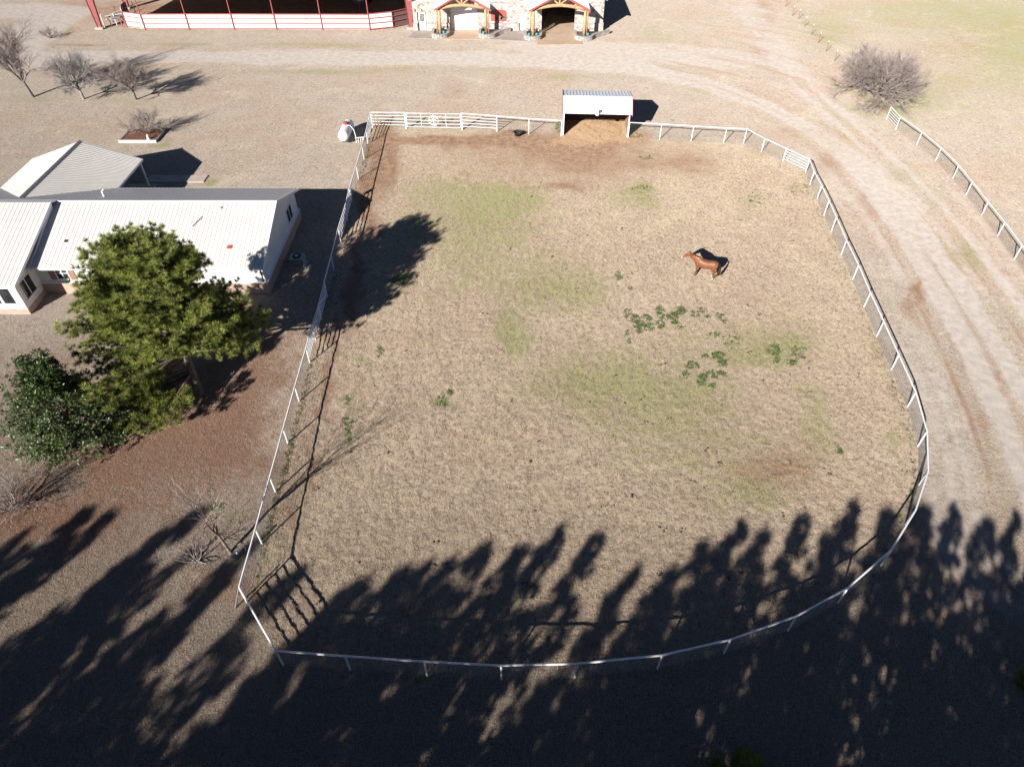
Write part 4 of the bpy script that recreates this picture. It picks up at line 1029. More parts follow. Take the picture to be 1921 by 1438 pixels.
# ------------------------------------------------------------------ trees
def branch_mesh(seed, height, trunk_r, trunk_len, n_main, spread, levels, ratio=.68, kids=4, lean=(0, 0), droop=0.0, min_r=.006, multi=False, gnarl=.12, twig_r=.007):
    """bare branching tree: returns (trunk MB, twig MB)"""
    rnd = random.Random(seed); trunk, tw = MB(), MB()
    def grow(p, d, L, r, lvl):
        mb = trunk if lvl <= 1 else tw
        pts, rad = [p], [r]; q = p; dd = d.copy(); n = 3 if lvl < 3 else 2
        for k in range(n):
            dd = (dd + Vector((rnd.gauss(0, gnarl), rnd.gauss(0, gnarl), rnd.gauss(0, gnarl) - droop * lvl * .05))).normalized()
            q = q + dd * (L / n); pts.append(q); rad.append(max(r * (1 - .5 * (k + 1) / n), min_r))
        mb.tube(pts, rad, 6 if lvl <= 1 else 3, False)
        if lvl >= levels: return
        kk = kids + rnd.choice((-1, 0, 0, 1))
        for k in range(kk):
            t_ = rnd.uniform(.30, 1.0) if k else 1.0
            i = min(int(t_ * n), n - 1); f = t_ * n - i
            bp_ = pts[i].lerp(pts[i + 1], f)
            az = rnd.uniform(0, 6.283); tilt = rnd.uniform(.25, .85) * spread
            h = Vector((0, 0, 1)) if abs(dd.z) < .9 else Vector((1, 0, 0))
            u = dd.cross(h).normalized(); w = dd.cross(u)
            nd = (dd * math.cos(tilt) + (u * math.cos(az) + w * math.sin(az)) * math.sin(tilt)); nd.z += .10; nd.normalize()
            grow(bp_, nd, L * ratio * rnd.uniform(.75, 1.2), max(rad[i] * .62, twig_r if lvl >= 1 else .02), lvl + 1)
    base = Vector((0, 0, 0))
    if not multi:
        top = Vector((lean[0], lean[1], trunk_len)); trunk.tube([base - Vector((0, 0, .1)), top * .5, top], [trunk_r * 1.25, trunk_r, trunk_r * .9], 8, False)
    else: top = base
    for k in range(n_main):
        az = 6.283 * (k + rnd.uniform(-.3, .3)) / n_main; tilt = rnd.uniform(.2, 1.0) * spread
        d = Vector((math.cos(az) * math.sin(tilt), math.sin(az) * math.sin(tilt), math.cos(tilt)))
        grow(top, d, (height - trunk_len) * .46 * rnd.uniform(.8, 1.15), trunk_r * .6, 1)
    return trunk, tw
def bare_tree(name, label, cat, loc, bark, twig, group=None, rz=0, **kw):
    t = thing(name, label, cat, loc, rz, group)
    tr_, tw = branch_mesh(**kw)
    tr_.build('trunk' if not kw.get('multi') else 'stems', bark, t, True); tw.build('crown' if not kw.get('multi') else 'twigs', twig, t)
    return t
g3 = 'bare ornamental trees on the lawn'
p = at(62, 182); bare_tree('bare_tree', 'tallest leafless tree at the far left edge of the lawn', 'tree', (p.x, p.y, 0), M['bark_grey'], M['twig_grey'], g3, twig_r=.0055, min_r=.0045, seed=11, height=6.8, trunk_r=.16, trunk_len=1.5, n_main=9, spread=.72, levels=5, kids=5, lean=(-.25, 0), ratio=.66)
p = at(157, 186); bare_tree('bare_tree', 'pale grey leafless tree, middle of three on the lawn', 'tree', (p.x, p.y, 0), M['twig_pale'], M['twig_pale'], g3, twig_r=.0055, min_r=.0045, seed=12, height=4.3, trunk_r=.13, trunk_len=.9, n_main=9, spread=.9, levels=5, kids=5, ratio=.66)
p = at(255, 187); bare_tree('bare_tree', 'leafless tree on the lawn, nearest the raised bed', 'tree', (p.x, p.y, 0), M['bark_grey'], M['twig_grey'], g3, twig_r=.0055, min_r=.0045, seed=13, height=4.2, trunk_r=.13, trunk_len=.8, n_main=9, spread=.95, levels=5, kids=5, ratio=.66)
p = at(1642, 187); bare_tree('bare_tree', 'wide bushy leafless tree beside the track and field fence', 'tree', (p.x, p.y, 0), M['bark_grey'], M['twig_grey'], None, twig_r=.0048, min_r=.004, seed=21, height=5.7, trunk_r=.22, trunk_len=.5, n_main=15, spread=1.2, levels=5, kids=5, ratio=.68, gnarl=.15)
p = at(433, 1036); bare_tree('bare_sapling', 'thin bare sapling leaning by the near left fence', 'tree', (p.x, p.y, 0), M['twig_brown'], M['twig_grey'], None, seed=31, height=5.2, trunk_r=.075, trunk_len=1.3, n_main=5, spread=.6, levels=4, kids=3, lean=(-.25, .1), gnarl=.12, ratio=.70)
p = at(372, 1052); bare_tree('bare_shrub', 'low spreading bare shrub left of the sapling', 'shrub', (p.x, p.y, 0), M['twig_grey'], M['twig_grey'], None, twig_r=.004, min_r=.0035, seed=33, height=1.9, trunk_r=.05, trunk_len=0, n_main=8, spread=1.35, levels=4, kids=3, multi=True, gnarl=.25)
p = at(28, 955); bare_tree('bare_shrub', 'tangled bare grey shrub at the left edge in fallen leaves', 'shrub', (p.x, p.y, 0), M['twig_pale'], M['twig_grey'], None, twig_r=.005, min_r=.004, seed=41, height=2.5, trunk_r=.06, trunk_len=0, n_main=16, spread=1.2, levels=4, kids=4, multi=True, gnarl=.28)
p = at(95, 72); bare_tree('dry_shrub', 'rust coloured dry shrub beside the drive', 'shrub', (p.x, p.y, 0), M['twig_brown'], M['twig_brown'], None, seed=43, height=1.7, trunk_r=.04, trunk_len=0, n_main=14, spread=1.1, levels=4, kids=3, multi=True)
bare_tree('bare_shrub', 'larger bare shrub growing in the raised bed', 'shrub', (-34.4, 63.1, .14), M['twig_grey'], M['twig_grey'], 'shrubs of the planting bed', seed=44, height=2.5, trunk_r=.04, trunk_len=0, n_main=16, spread=.9, levels=4, kids=4, multi=True)
bare_tree('bare_shrub', 'smaller bare shrub at the left of the raised bed', 'shrub', (-36.0, 63.0, .14), M['twig_grey'], M['twig_grey'], 'shrubs of the planting bed', seed=45, height=1.7, trunk_r=.035, trunk_len=0, n_main=12, spread=.9, levels=4, kids=3, multi=True)

# needle tufts -------------------------------------------------------
def tuft_cloud(centres, dirs, tints, n_needle, length, width, seed, cone=1.25):
    rs = np.random.RandomState(seed); k = len(centres)
    C = np.repeat(np.asarray(centres), n_needle, 0); D = np.repeat(np.asarray(dirs), n_needle, 0); T = np.repeat(np.asarray(tints), n_needle, 0)
    n = len(C)
    rv = rs.normal(size=(n, 3)); rv /= np.linalg.norm(rv, axis=1, keepdims=True)
    d = D + rv * cone; d /= np.linalg.norm(d, axis=1, keepdims=True)
    L = length * rs.uniform(.7, 1.15, (n, 1))
    side = np.cross(d, rs.normal(size=(n, 3))); side /= np.linalg.norm(side, axis=1, keepdims=True)
    C = C + rv * length * .12
    a = C + side * width * .5; b = C - side * width * .5; c = C + d * L
    V = np.stack([a, b, c], 1).reshape(-1, 3); F = np.arange(3 * n).reshape(-1, 3)
    T = T * rs.uniform(.75, 1.2, (n, 1))
    return V, F, np.repeat(T, 3, 0)
def pine_parts(seed, height, profile, z0, whorl, n_br, rise, tuft_step, trunk_r, lean=(0, 0), allow=None, n_needle=26, needle=.19, nw=.022, tint_lo=(.050, .075, .014), tint_hi=(.185, .195, .045)):
    rnd = random.Random(seed); wood = MB(); cen, dr, tint = [], [], []
    def trunk_at(z): t = z / height; return Vector((lean[0] * t + .12 * math.sin(t * 5), lean[1] * t + .10 * math.sin(t * 4 + 1), z))
    zs = [height * k / 10 for k in range(11)]
    wood.tube([trunk_at(z) - (Vector((0, 0, .15)) if z == 0 else Vector()) for z in zs], [trunk_r * (1.25 if k == 0 else 1 - .092 * k) for k in range(11)], 9, False)
    z = z0
    while z < height - .15:
        for k in range(n_br):
            az = rnd.uniform(0, 6.283)
            if allow and not allow(z, az): continue
            L = profile((z - z0) / (height - z0), az) * rnd.uniform(.72, 1.12)
            if L < .25: L = .25
            p0 = trunk_at(z + rnd.uniform(-.15, .15)); up = rise(z) + rnd.gauss(0, .10)
            d = Vector((math.cos(az) * math.cos(up), math.sin(az) * math.cos(up), math.sin(up)))
            pts = [p0]; q = p0; nseg = 5
            for s in range(nseg):
                d = (d + Vector((rnd.gauss(0, .08), rnd.gauss(0, .08), .05 + rnd.gauss(0, .05)))).normalized(); q = q + d * L / nseg; pts.append(q)
            r0 = max(.018, .012 * L + .015) * (trunk_r / .2)
            wood.tube(pts, [max(r0 * (1 - .17 * s), .008) for s in range(nseg + 1)], 5, False)
            s = .28 * L
            while s < L:
                i = min(int(s / L * nseg), nseg - 1); bpt = pts[i].lerp(pts[i + 1], s / L * nseg - i)
                bd = (pts[i + 1] - pts[i]).normalized(); sd = bd.cross(Vector((0, 0, 1))).normalized()
                for sgn in (-1, 1):
                    if rnd.random() < .10: continue
                    ll = (.28 + .30 * (1 - s / L)) * min(L, 2.6) * rnd.uniform(.5, 1.1)
                    td = (bd * rnd.uniform(.4, .9) + sd * sgn * rnd.uniform(.5, 1) + Vector((0, 0, rnd.uniform(.05, .5)))).normalized()
                    e = bpt + td * ll; wood.tube([bpt, e], [.010, .006], 3, False)
                    m = max(1, int(ll / tuft_step))
                    for j in range(m):
                        f = 1 - j / max(m, 1) * .75; cen.append(bpt.lerp(e, f) + Vector((rnd.gauss(0, .05), rnd.gauss(0, .05), rnd.gauss(0, .05)))); dr.append((td + Vector((0, 0, .5))).normalized())
                        u = min(1, max(0, .5 + .28 * rnd.gauss(0, 1) + .25 * (f - .6))); tint.append([a + (b - a) * u for a, b in zip(tint_lo, tint_hi)])
                s += tuft_step * rnd.uniform(.8, 1.25)
            cen.append(pts[-1]); dr.append(d); tint.append(tint_hi)
        z += whorl * rnd.uniform(.8, 1.2)
    cen.append(trunk_at(height)); dr.append(Vector((0, 0, 1))); tint.append(tint_hi)
    V, F, T = tuft_cloud([tuple(c) for c in cen], [tuple(d) for d in dr], tint, n_needle, needle, nw, seed)
    return wood, np_mesh('crown', V, F, M['needles'], False, None, T)

def main_profile(t, az):
    r = 5.2 * min(1, (t + .50) / .58) * max(0, 1 - t) ** .50
    return r * (1 - .05 * math.cos(az) + .08 * math.cos(2 * az + .3) + .07 * math.cos(3 * az + 1))
def main_allow(z, az):
    az %= 6.283
    if z < 2.9: return 3.0 < az < 4.70
    if z < 3.7 and 4.3 < az < 6.2: return False           # low boughs only towards the magnolia
    if z < 4.0 and 4.8 < az < 6.1: return False   # trunk stays open on the near right
    return True
pt = thing('pine_tree', 'big bushy pine with bright green needles in front of the house', 'tree', (-18.21, 28.07, 0))
wood, crown = pine_parts(5, 9.5, main_profile, 1.25, .29, 9, lambda z: -.28 + .10 * max(0, z - 1.2), .25, .26, (-.2, 1.0), main_allow, 50, .24, .025, (.055, .085, .020), (.370, .395, .105))
wood.build('trunk', M['bark'], pt, True); link('crown', crown, pt)

# pines standing below the picture edge: their shadows fall across the paddock
def fg_profile(t, az): return (2.2 * min(1, (t + .25) / .45) * max(0, 1 - t) ** .80 * (1 + .35 * math.cos(2 * az + 9 * t) * (1 - t)) + .12)
fgm = []
for s in range(3):
    w_, c_ = pine_parts(60 + s, 13.0, fg_profile, 2.0, .50, 5, lambda z: .30, .34, .17, (.2 * (s - 1), 0), None, 18, .32, .085)
    fgm.append((w_.mesh('trunk', M['bark'], True), c_))
TIPS = [(-40, 985), (10, 1040), (110, 1030), (250, 1075), (430, 1090), (300, 1150), (60, 1000), (165, 955), (215, 965), (290, 1010), (372, 965), (350, 1040), (480, 1010), (556, 1078), (640, 1120), (700, 1072), (758, 1078), (800, 1056), (858, 1036), (915, 1024),
        (985, 1026), (1068, 985), (1120, 1004), (1190, 1065), (1268, 1052), (1320, 1020), (1384, 986), (1436, 984), (1504, 970), (1560, 1010), (1610, 934), (1662, 960), (1735, 950), (1800, 944), (1850, 985), (1900, 965), (1960, 990)]
rnd = random.Random(8)
for i, (x, y) in enumerate(TIPS):
    T = at(x, y); Hh = 12.6 + rnd.uniform(-1.0, 1.4); sl = Hh / math.tan(SUN_EL)
    loc = (T.x - math.cos(SHADOW_AZ) * sl, T.y - math.sin(SHADOW_AZ) * sl, 0)
    o = thing('pine_tree', 'slim pine of the row below the near edge, seen by its shadow', 'tree', loc, rnd.uniform(0, 6.28), 'pines of the row below the near edge')
    wm, cm = fgm[i % 3]; k = Hh / 13.0; kw = rnd.uniform(.85, 1.25); o.scale = (kw, kw, k)
    link('trunk', wm, o); link('crown', cm, o)
for i in range(22):
    x = -58 + 3.3 * i + rnd.uniform(-1, 1); y = -10.5 + rnd.uniform(-1.5, 1.0)
    o = thing('pine_tree', 'slim pine of the row below the near edge, seen by its shadow', 'tree', (x, y, 0), rnd.uniform(0, 6.28), 'pines of the row below the near edge')
    wm, cm = fgm[i % 3]; k = rnd.uniform(.78, .92); kw = rnd.uniform(.95, 1.35); o.scale = (kw, kw, k)
    link('trunk', wm, o); link('crown', cm, o)
# young pines that just reach into the lower edge
yw, yc = pine_parts(90, 2.2, lambda t, az: .75 * (1 - t) + .12, .3, .22, 5, lambda z: .5, .20, .06, (0, 0), None, 26, .24, .022, (.07, .10, .02), (.20, .23, .06))
ywm = yw.mesh('trunk', M['bark'], True)
for (x, y, s, lab) in ((1388, 1462, 1.0, 'young pine with fan of needles at the bottom edge'), (1340, 1470, .75, 'smaller dark young pine beside it at the bottom edge'), (1935, 1330, 1.6, 'dark young pine at the lower right edge')):
    p = at(x, y); o = thing('young_pine', lab, 'tree', (p.x, p.y, 0), x, None); o.scale = (s, s, s); link('trunk', ywm, o); link('crown', yc, o)

# magnolia -----------------------------------------------------------
def magnolia():
    t = thing('magnolia_tree', 'dense round magnolia with dark glossy leaves at the left edge', 'tree', tuple(at(150, 822)))
    rnd = random.Random(77); rs = np.random.RandomState(7); wood = MB(); nodes = []
    wood.tube([(0, 0, -.1), (.05, 0, 1.2), (0, .1, 3.2), (.1, .1, 5.2)], [.17, .14, .09, .03], 8, False)
    for k in range(200):
        z = rnd.uniform(.5, 5.2); az = rnd.uniform(0, 6.283)
        tt = (z - .3) / 5.6; L = (3.2 * math.sin(min(1, tt * 1.25 + .30) * math.pi * .93) ** .75 if tt < .95 else .5) * rnd.uniform(.70, 1.08)
        L = max(L, .5)
        up = rnd.uniform(-.05, .45) + .5 * max(0, tt - .5)
        d = Vector((math.cos(az) * math.cos(up), math.sin(az) * math.cos(up), math.sin(up))); p0 = Vector((0, 0, z)); e = p0 + d * L
        mid = p0.lerp(e, .5) + Vector((0, 0, -.12)); wood.tube([p0, mid, e], [.04, .025, .01], 5, False)
        for j in range(13):
            f = rnd.uniform(.35, 1.02); q = p0.lerp(e, f) + Vector((rnd.gauss(0, .22), rnd.gauss(0, .22), rnd.gauss(0, .20)))
            nodes.append((q, (q - Vector((0, 0, 2.2))).normalized()))
    wood.build('trunk', M['bark'], t, True)
    per = 13; C = np.repeat(np.array([tuple(n[0]) for n in nodes]), per, 0); D = np.repeat(np.array([tuple(n[1]) for n in nodes]), per, 0)
    n = len(C); rv = rs.normal(size=(n, 3)); rv /= np.linalg.norm(rv, axis=1, keepdims=True)
    d = D * .7 + rv; d[:, 2] += .15; d /= np.linalg.norm(d, axis=1, keepdims=True)
    upv = D * .6 + np.array([0, 0, 1.0]) + rs.normal(size=(n, 3)) * .35
    s = np.cross(d, upv); s /= np.linalg.norm(s, axis=1, keepdims=True)
    L = rs.uniform(.12, .20, (n, 1)); Wd = L * .42; nn = np.cross(s, d)
    C = C + rv * .06
    v0 = C; v1 = C + d * L * .5 + s * Wd * .5 + nn * .015; v2 = C + d * L; v3 = C + d * L * .5 - s * Wd * .5 + nn * .015
    V = np.stack([v0, v1, v2, v3], 1).reshape(-1, 3); F = np.arange(4 * n).reshape(-1, 4)
    u = rs.uniform(0, 1, (n, 1)); T = np.array([.022, .045, .012]) * (1 - u) + np.array([.115, .160, .050]) * u
    link('crown', np_mesh('crown', V, F, M['magnolia_leaf'], False, None, np.repeat(T, 4, 0)), t)
magnolia()

# ------------------------------------------------------------------ horse
def horse():
    hind, fore = at(1334, 523), at(1304, 515)
    mid = (hind + fore) / 2; d = fore - hind; rz = math.atan2(d.y, d.x)
    t = thing('horse', 'chestnut horse with white blaze standing in the paddock', 'horse', (mid.x, mid.y, 0), rz)
    mb = MB()
    def loft(pts, sides=14):
        """pts: (x, y, z, half width, half height) rings of an elliptical body, closed"""
        n0 = len(mb.v); P = [Vector(p[:3]) for p in pts]
        for i, p in enumerate(pts):
            a, b = P[max(i - 1, 0)], P[min(i + 1, len(P) - 1)]; dd = (b - a).normalized()
            side = Vector((0, 1, 0)); side = (side - dd * side.dot(dd)).normalized(); up = dd.cross(side)
            for k in range(sides):
                a_ = 2 * math.pi * k / sides; mb.v.append(tuple(P[i] + side * math.cos(a_) * p[3] + up * math.sin(a_) * p[4]))
        for i in range(len(pts) - 1):
            for k in range(sides):
                a = n0 + i * sides + k; b = n0 + i * sides + (k + 1) % sides; mb.f.append((a, b, b + sides, a + sides))
        mb.f.append(tuple(n0 + k for k in reversed(range(sides)))); mb.f.append(tuple(n0 + (len(pts) - 1) * sides + k for k in range(sides)))
    # barrel: buttock to chest
    loft([(-.86, 0, 1.12, .10, .14), (-.80, 0, 1.12, .22, .27), (-.62, 0, 1.14, .29, .34), (-.40, 0, 1.12, .29, .33), (-.10, 0, 1.05, .31, .33), (.20, 0, 1.04, .30, .35), (.45, 0, 1.09, .27, .37), (.64, 0, 1.10, .22, .30), (.78, 0, 1.10, .12, .18)])
    # neck and head
    loft([(.40, 0, 1.20, .17, .27), (.62, 0, 1.25, .155, .28), (.86, 0, 1.34, .125, .24), (1.08, 0, 1.43, .105, .195), (1.26, 0, 1.52, .085, .14)])
    loft([(1.17, 0, 1.55, .08, .09), (1.29, 0, 1.54, .11, .145), (1.41, 0, 1.45, .11, .15), (1.53, 0, 1.32, .085, .115), (1.64, 0, 1.19, .070, .085), (1.72, 0, 1.09, .068, .072), (1.76, 0, 1.05, .04, .04)])
    for s in (-1, 1): loft([(1.20, s * .055, 1.61, .034, .034), (1.22, s * .07, 1.71, .034, .025), (1.245, s * .075, 1.79, .010, .010)], 8)
    # legs: (x, z, half width, half depth)
    for s, dx in ((1, 0.0), (-1, .05)):
        y = s * .15
        loft([(.50 + dx, y, 1.02, .10, .14), (.52 + dx, y, .82, .085, .105), (.53 + dx, y, .60, .058, .068), (.535 + dx, y, .50, .060, .065), (.53 + dx, y, .42, .042, .048), (.525 + dx, y, .24, .038, .044), (.53 + dx, y, .16, .048, .050), (.56 + dx, y, .08, .046, .05), (.58 + dx, y, .06, .062, .07), (.59 + dx, y, 0.0, .07, .085)], 10)
    for s, dx in ((1, -.04), (-1, .10)):
        y = s * .16
        loft([(-.60, y * .9, 1.10, .15, .24), (-.56 + dx * .3, y, .88, .125, .18), (-.60 + dx * .6, y, .72, .085, .115), (-.70 + dx, y, .56, .056, .075), (-.72 + dx, y, .49, .054, .065), (-.69 + dx, y, .38, .042, .048), (-.66 + dx, y, .22, .040, .045), (-.65 + dx, y, .15, .048, .052), (-.62 + dx, y, .08, .046, .05), (-.60 + dx, y, .06, .062, .072), (-.59 + dx, y, 0.0, .07, .085)], 10)
    ob = mb.build('tmp_body', None)
    m = ob.modifiers.new('r', 'REMESH'); m.mode = 'VOXEL'; m.voxel_size = .022; m.use_smooth_shade = True
    m2 = ob.modifiers.new('s', 'SMOOTH'); m2.iterations = 5; m2.factor = .5
    dg = bpy.context.evaluated_depsgraph_get(); me = bpy.data.meshes.new_from_object(ob.evaluated_get(dg))
    bpy.data.objects.remove(ob)
    me.name = 'body'; n = len(me.vertices); co = np.zeros(n * 3, np.float32); me.vertices.foreach_get('co', co); co = co.reshape(-1, 3)
    X, Y, Z = co.T
    c = np.tile(np.array([.200, .078, .032]), (n, 1))
    nz = fbm(X * 3 + 9, Z * 3 + Y * 2, 3)[:, None]
    c = c * (.82 + .36 * nz)
    c = np.where(((Z > 1.32) & (X < .5))[:, None], c * .88, c)
    legd = ((Z < .58) & (X > 0))[:, None]; c = np.where(legd, np.array([.15, .060, .026]), c)
    sock = ((Z < .25) & (X < 0))[:, None]; c = np.where(sock, np.array([.46, .42, .37]), c)
    hoof = (Z < .06)[:, None]; c = np.where(hoof, np.array([.10, .08, .065]), c)
    hx = (X > 1.34); face = hx & (np.abs(Y) < .044) & ((Z - (1.66 - (X - 1.3) * 1.12)) > -.06); muz = X > 1.68
    c = np.where((face | (muz & (np.abs(Y) < .07) & (Z < 1.2)))[:, None], np.array([.46, .42, .38]), c)
    for s in (-1, 1):
        eye = (X - 1.38) ** 2 + (Y - s * .105) ** 2 + (Z - 1.53) ** 2 < .028 ** 2; c = np.where(eye[:, None], np.array([.01, .008, .006]), c)
    a = me.attributes.new('tint', 'FLOAT_COLOR', 'POINT'); c4 = np.ones((n, 4), np.float32); c4[:, :3] = c; a.data.foreach_set('color', c4.ravel())
    tm = NT('horse_coat'); tm.bsdf(tm.attr('tint', 0), .45, 0, None, .3); me.materials.clear(); me.materials.append(tm.m)
    me.polygons.foreach_set('use_smooth', np.ones(len(me.polygons), bool))
    link('body', me, t)
    hair = simple('horse_hair', (.115, .040, .016), .6, var=.3, nscale=20); darkhair = simple('horse_tail', (.045, .020, .012), .55, var=.4, nscale=20)
    rnd = random.Random(2); tl = MB(); mn = MB()
    for k in range(46):
        y = rnd.gauss(0, .028); x = rnd.gauss(0, .03); r = rnd.uniform(.010, .018); low = rnd.uniform(.30, .55)
        tl.tube([(-.84, y * .5, 1.30), (-.97 + x * .4, y, 1.24), (-1.02 + x, y * 1.6, .95), (-1.0 + x * 1.6, y * 2.2, .65), (-.98 + x * 2, y * 2, low)], [r, r * 1.3, r * 1.4, r, .003], 4, False)
    tl.build('tail', darkhair, t)
    for k in range(40):
        f = k / 39; x = 1.20 - .72 * f; z = 1.64 - .14 * f; s = rnd.choice((1, 1, -1)); L = rnd.uniform(.14, .26)
        mn.tube([(x, 0, z - .02), (x - .03, s * .07, z - .02), (x - .05, s * .115, z - L)], [.018, .018, .004], 4, False)
    for k in range(7): mn.tube([(1.20, rnd.gauss(0, .02), 1.63), (1.31, rnd.gauss(0, .03), 1.67), (1.40, rnd.gauss(0, .03), 1.58)], [.014, .014, .004], 4, False)
    mn.build('mane', hair, t)
horse()

# ------------------------------------------------------------------ grass and weeds
def blades(name, X, Y, n_blade, length, width, lo, hi, seed, flat=.55, mat='dry_blade', label=None, spread=.05, zoff=0.0):
    rs = np.random.RandomState(seed); m = ground_masks(X[None, :], Y[None, :]); Z = ground_height(X[None, :], Y[None, :], m)[0] + zoff
    n = len(X) * n_blade
    C = np.repeat(np.stack([X, Y, Z], -1), n_blade, 0) + np.concatenate([rs.normal(0, spread, (n, 2)), np.full((n, 1), -.01)], 1)
    az = rs.uniform(0, 6.283, n); el = rs.uniform(.15, 1.25, n) * flat / .55
    L = length * rs.uniform(.5, 1.25, n)
    d = np.stack([np.cos(az) * np.cos(el), np.sin(az) * np.cos(el), np.sin(el)], -1)
    s = np.stack([-np.sin(az), np.cos(az), np.zeros(n)], -1) * (width * rs.uniform(.6, 1.3, n))[:, None] * .5
    V = np.stack([C - s, C + s, C + d * L[:, None]], 1).reshape(-1, 3); F = np.arange(3 * n).reshape(-1, 3)
    u = np.repeat(rs.uniform(0, 1, len(X)), n_blade)[:, None] * .6 + rs.uniform(0, 1, (n, 1)) * .4
    T = np.array(lo) * (1 - u) + np.array(hi) * u
    return tag(link(name, np_mesh(name, V, F, M[mat], False, None, np.repeat(T, 3, 0))), label, None, None, 'stuff')
rs = np.random.RandomState(1)
def scatter_px(n, x0, x1, y0, y1, keep):
    px_ = rs.uniform(x0, x1, n); py_ = rs.uniform(y0, y1, n); pts = np.array([at(a, b)[:2] for a, b in zip(px_, py_)])
    k = keep(pts[:, 0], pts[:, 1]); return pts[k, 0], pts[k, 1]
X, Y = scatter_px(52000, 400, 1780, 235, 1300, lambda x, y: inside(x, y, PADDOCK) & ((x < 4.7) | (x > 11.1) | (y < 61)))
tag(blades('paddock_grass', X, Y, 6, .090, .021, (.24, .17, .12), (.60, .48, .34), 5), 'dry straw coloured grass clumps all over the paddock', 'grass')
X, Y = scatter_px(30000, -10, 640, 130, 1438, lambda x, y: ~inside(x, y, PADDOCK) & ~((x < -16.2) & (y > 35.3) & (y < 55)))
tag(blades('lawn_grass', X, Y, 4, .085, .022, (.22, .17, .125), (.48, .39, .29), 6), 'short dormant brown grass of the house lawn', 'grass')
# green shoots where the paddock greens up
def green_keep(x, y):
    m = ground_masks(x[None, :], y[None, :])['green'][0]; return (rs.uniform(0, 1, len(x)) < np.clip(m * 1.5 - .18, 0, .95)) & (y < 75)
X, Y = scatter_px(60000, 0, 1921, 135, 1330, green_keep)
tag(blades('green_grass', X, Y, 4, .10, .024, (.07, .10, .02), (.22, .26, .07), 7), 'thin green winter grass coming up in patches', 'grass')

# broad leaved weeds
def weeds(name, spots, seed, label, tint=((.07, .125, .035), (.16, .225, .075)), size=.078, n_leaf=9):
    rs2 = np.random.RandomState(seed); V, F, T = [], [], []
    C = []
    for (cx, cy, rx, ry, n) in spots:
        for _ in range(int(n * 1.4) + 1):
            a, r = rs2.uniform(0, 6.283), math.sqrt(rs2.uniform(0, 1)); p = at(cx + rx * r * math.cos(a), cy + ry * r * math.sin(a)); C.append((p.x, p.y))
    C = np.array(C); m = ground_masks(C[None, :, 0], C[None, :, 1]); Z = ground_height(C[None, :, 0], C[None, :, 1], m)[0]
    n = len(C) * n_leaf; P = np.repeat(np.concatenate([C, Z[:, None]], 1), n_leaf, 0); P[:, :2] += rs2.normal(0, .05, (n, 2))
    az = rs2.uniform(0, 6.283, n); el = rs2.uniform(.05, .75, n); L = size * np.repeat(rs2.uniform(.5, 1.5, len(C)), n_leaf) * rs2.uniform(.7, 1.3, n); w = L * .55
    d = np.stack([np.cos(az) * np.cos(el), np.sin(az) * np.cos(el), np.sin(el)], -1); s = np.stack([-np.sin(az), np.cos(az), 0 * az], -1)
    V = np.stack([P, P + d * (L * .6)[:, None] + s * (w * .5)[:, None], P + d * L[:, None] * np.array([1, 1, .8]), P + d * (L * .6)[:, None] - s * (w * .5)[:, None]], 1).reshape(-1, 3)
    u = .65 * np.repeat(rs2.uniform(0, 1, (len(C), 1)), n_leaf, 0) + .35 * rs2.uniform(0, 1, (n, 1)); T = np.array(tint[0]) * (1 - u) + np.array(tint[1]) * u
    T = T * np.repeat(rs2.uniform(.8, 1.25, (len(C), 3)), n_leaf, 0)
    return tag(link(name, np_mesh(name, V, np.arange(4 * n).reshape(-1, 4), M['weed_leaf'], False, None, np.repeat(T, 4, 0))), label, 'weeds', None, 'stuff')
WS = [(1176, 588, 6, 10, 14), (1192, 600, 12, 8, 24), (1200, 614, 12, 10, 40), (1215, 596, 8, 6, 16), (1219, 612, 8, 8, 20), (1238, 582, 9, 9, 30), (1246, 594, 12, 6, 22), (1262, 594, 10, 8, 28), (1272, 584, 9, 10, 24), (1282, 581, 8, 5, 16), (1268, 604, 8, 4, 12), (1278, 614, 4, 3, 6),
      (1238, 608, 8, 8, 20), (1300, 590, 5, 5, 8), (1313, 586, 7, 9, 18), (1328, 593, 6, 4, 8), (1350, 592, 8, 6, 16), (1358, 603, 5, 3, 6), (1176, 625, 5, 4, 6), (1180, 640, 4, 4, 5), (1322, 668, 4, 4, 8), (1347, 666, 12, 6, 30), (1355, 680, 10, 8, 20), (1300, 684, 14, 8, 26), (1340, 702, 22, 6, 26), (1316, 712, 10, 12, 34), (1336, 722, 6, 4, 8), (1286, 700, 5, 5, 8),
      (1340, 628, 8, 5, 8), (1450, 656, 14, 12, 40), (1458, 676, 6, 6, 10), (1485, 680, 10, 7, 16), (1500, 660, 14, 14, 24), (1375, 642, 16, 10, 16), (1160, 518, 8, 9, 18), (1182, 542, 5, 3, 8), (750, 525, 20, 9, 40), (712, 660, 8, 10, 12), (830, 752, 14, 10, 20), (845, 735, 6, 6, 8), (652, 800, 8, 30, 24), (650, 750, 6, 12, 8), (1575, 845, 6, 7, 10), (1420, 372, 26, 18, 30), (1205, 354, 22, 8, 24), (1495, 352, 20, 10, 20), (1212, 296, 14, 5, 16),
      (790, 1275, 14, 4, 14), (405, 950, 14, 8, 14), (1050, 238, 8, 12, 40), (1190, 255, 16, 4, 24)]
weeds('weeds', WS, 3, 'dark green broad leaved weeds in clumps on the paddock')
fs = []
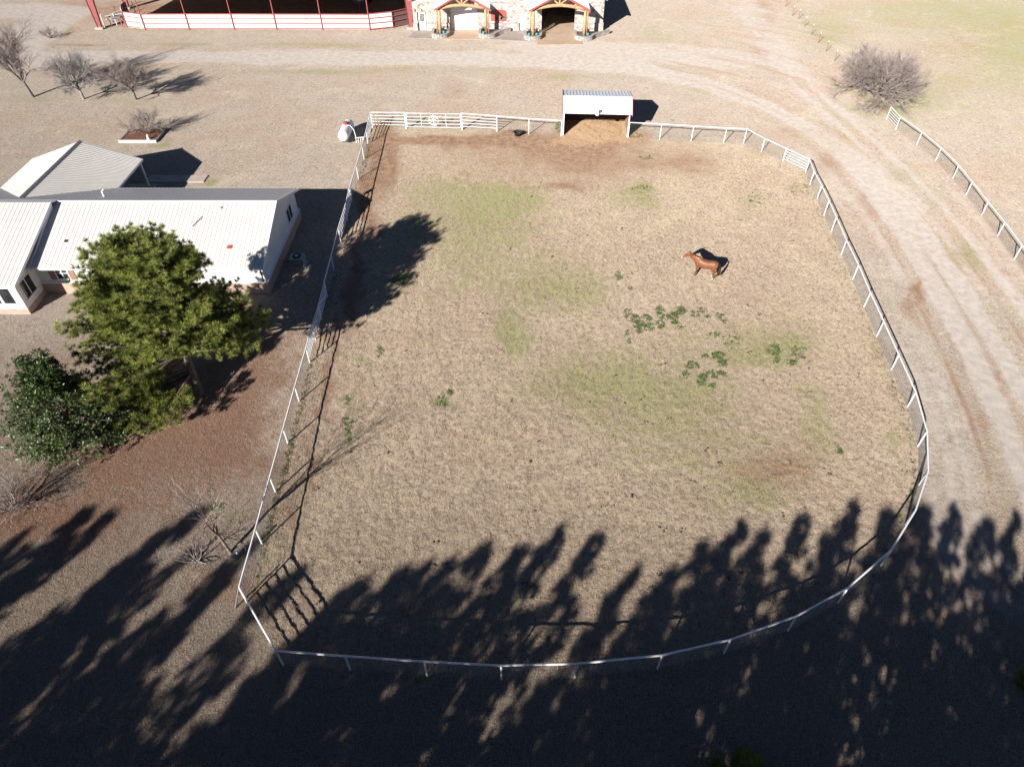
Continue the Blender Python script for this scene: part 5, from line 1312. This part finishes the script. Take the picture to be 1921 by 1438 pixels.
for i in range(5, 21):
    p, q = PFW[i][0], PFW[i + 1][0]
    dens = {5: 40, 6: 70, 7: 60, 8: 30, 11: 14, 12: 26, 13: 20, 16: 60, 17: 70, 18: 80, 19: 90, 20: 40}.get(i, 10)
    for k in range(6):
        t_ = (k + .5) / 6; a = p.lerp(q, t_); u_, v_ = project(np.array(a.x + .16), np.array(a.y)); fs.append((float(u_), float(v_), 5, 12, max(1, dens // 6)))
weeds('fence_weeds', fs, 9, 'green creeping weeds along the foot of the left fence', ((.06, .085, .035), (.14, .165, .075)), .048, 8)
fs2 = []
for i in range(30, 46):
    p, q = PFW[i][0], PFW[i + 1][0]
    for k in range(4):
        a = p.lerp(q, (k + .5) / 4); u_, v_ = project(np.array(a.x - .25), np.array(a.y)); fs2.append((float(u_), float(v_), 6, 10, 3))
weeds('verge_weeds', fs2, 12, 'sparse pale green weeds along the foot of the right fence', ((.07, .10, .03), (.16, .20, .07)), .06, 7)

# dung and clods lying about the paddock
def clods(n, seed):
    rs2 = np.random.RandomState(seed); V, F = [], []
    base = np.array([(1, 0, 0), (-1, 0, 0), (0, 1, 0), (0, -1, 0), (0, 0, 1), (0, 0, -.6)], float); fc = np.array([(0, 2, 4), (2, 1, 4), (1, 3, 4), (3, 0, 4), (2, 0, 5), (1, 2, 5), (3, 1, 5), (0, 3, 5)])
    px_ = rs2.uniform(520, 1700, n * 3); py_ = rs2.uniform(300, 1150, n * 3); pts = np.array([at(a, b)[:2] for a, b in zip(px_, py_)]); pts = pts[inside(pts[:, 0], pts[:, 1], PADDOCK)][:n]
    heap = np.repeat(pts, 4, 0) + rs2.normal(0, .10, (len(pts) * 4, 2)); heap = heap[rs2.uniform(0, 1, len(heap)) < .6]
    m = ground_masks(heap[None, :, 0], heap[None, :, 1]); z = ground_height(heap[None, :, 0], heap[None, :, 1], m)[0]
    for (x, y), zz in zip(heap, z):
        sc = rs2.uniform(.03, .085); b = base * sc * rs2.uniform(.7, 1.3, (6, 3)) * np.array([1, 1, .65]); a = rs2.uniform(0, 6.28)
        b = np.stack([b[:, 0] * math.cos(a) - b[:, 1] * math.sin(a), b[:, 0] * math.sin(a) + b[:, 1] * math.cos(a), b[:, 2]], -1) + np.array([x, y, zz + .02])
        F.append(fc + 6 * len(V)); V.append(b)
    return np_mesh('dung', np.concatenate(V), np.concatenate(F), simple('dung_clods', (.12, .08, .052), .9, var=.4, nscale=2))
tag(link('dung', clods(110, 6)), 'small dark clods and horse dung scattered over the paddock', 'dung', None, 'stuff')
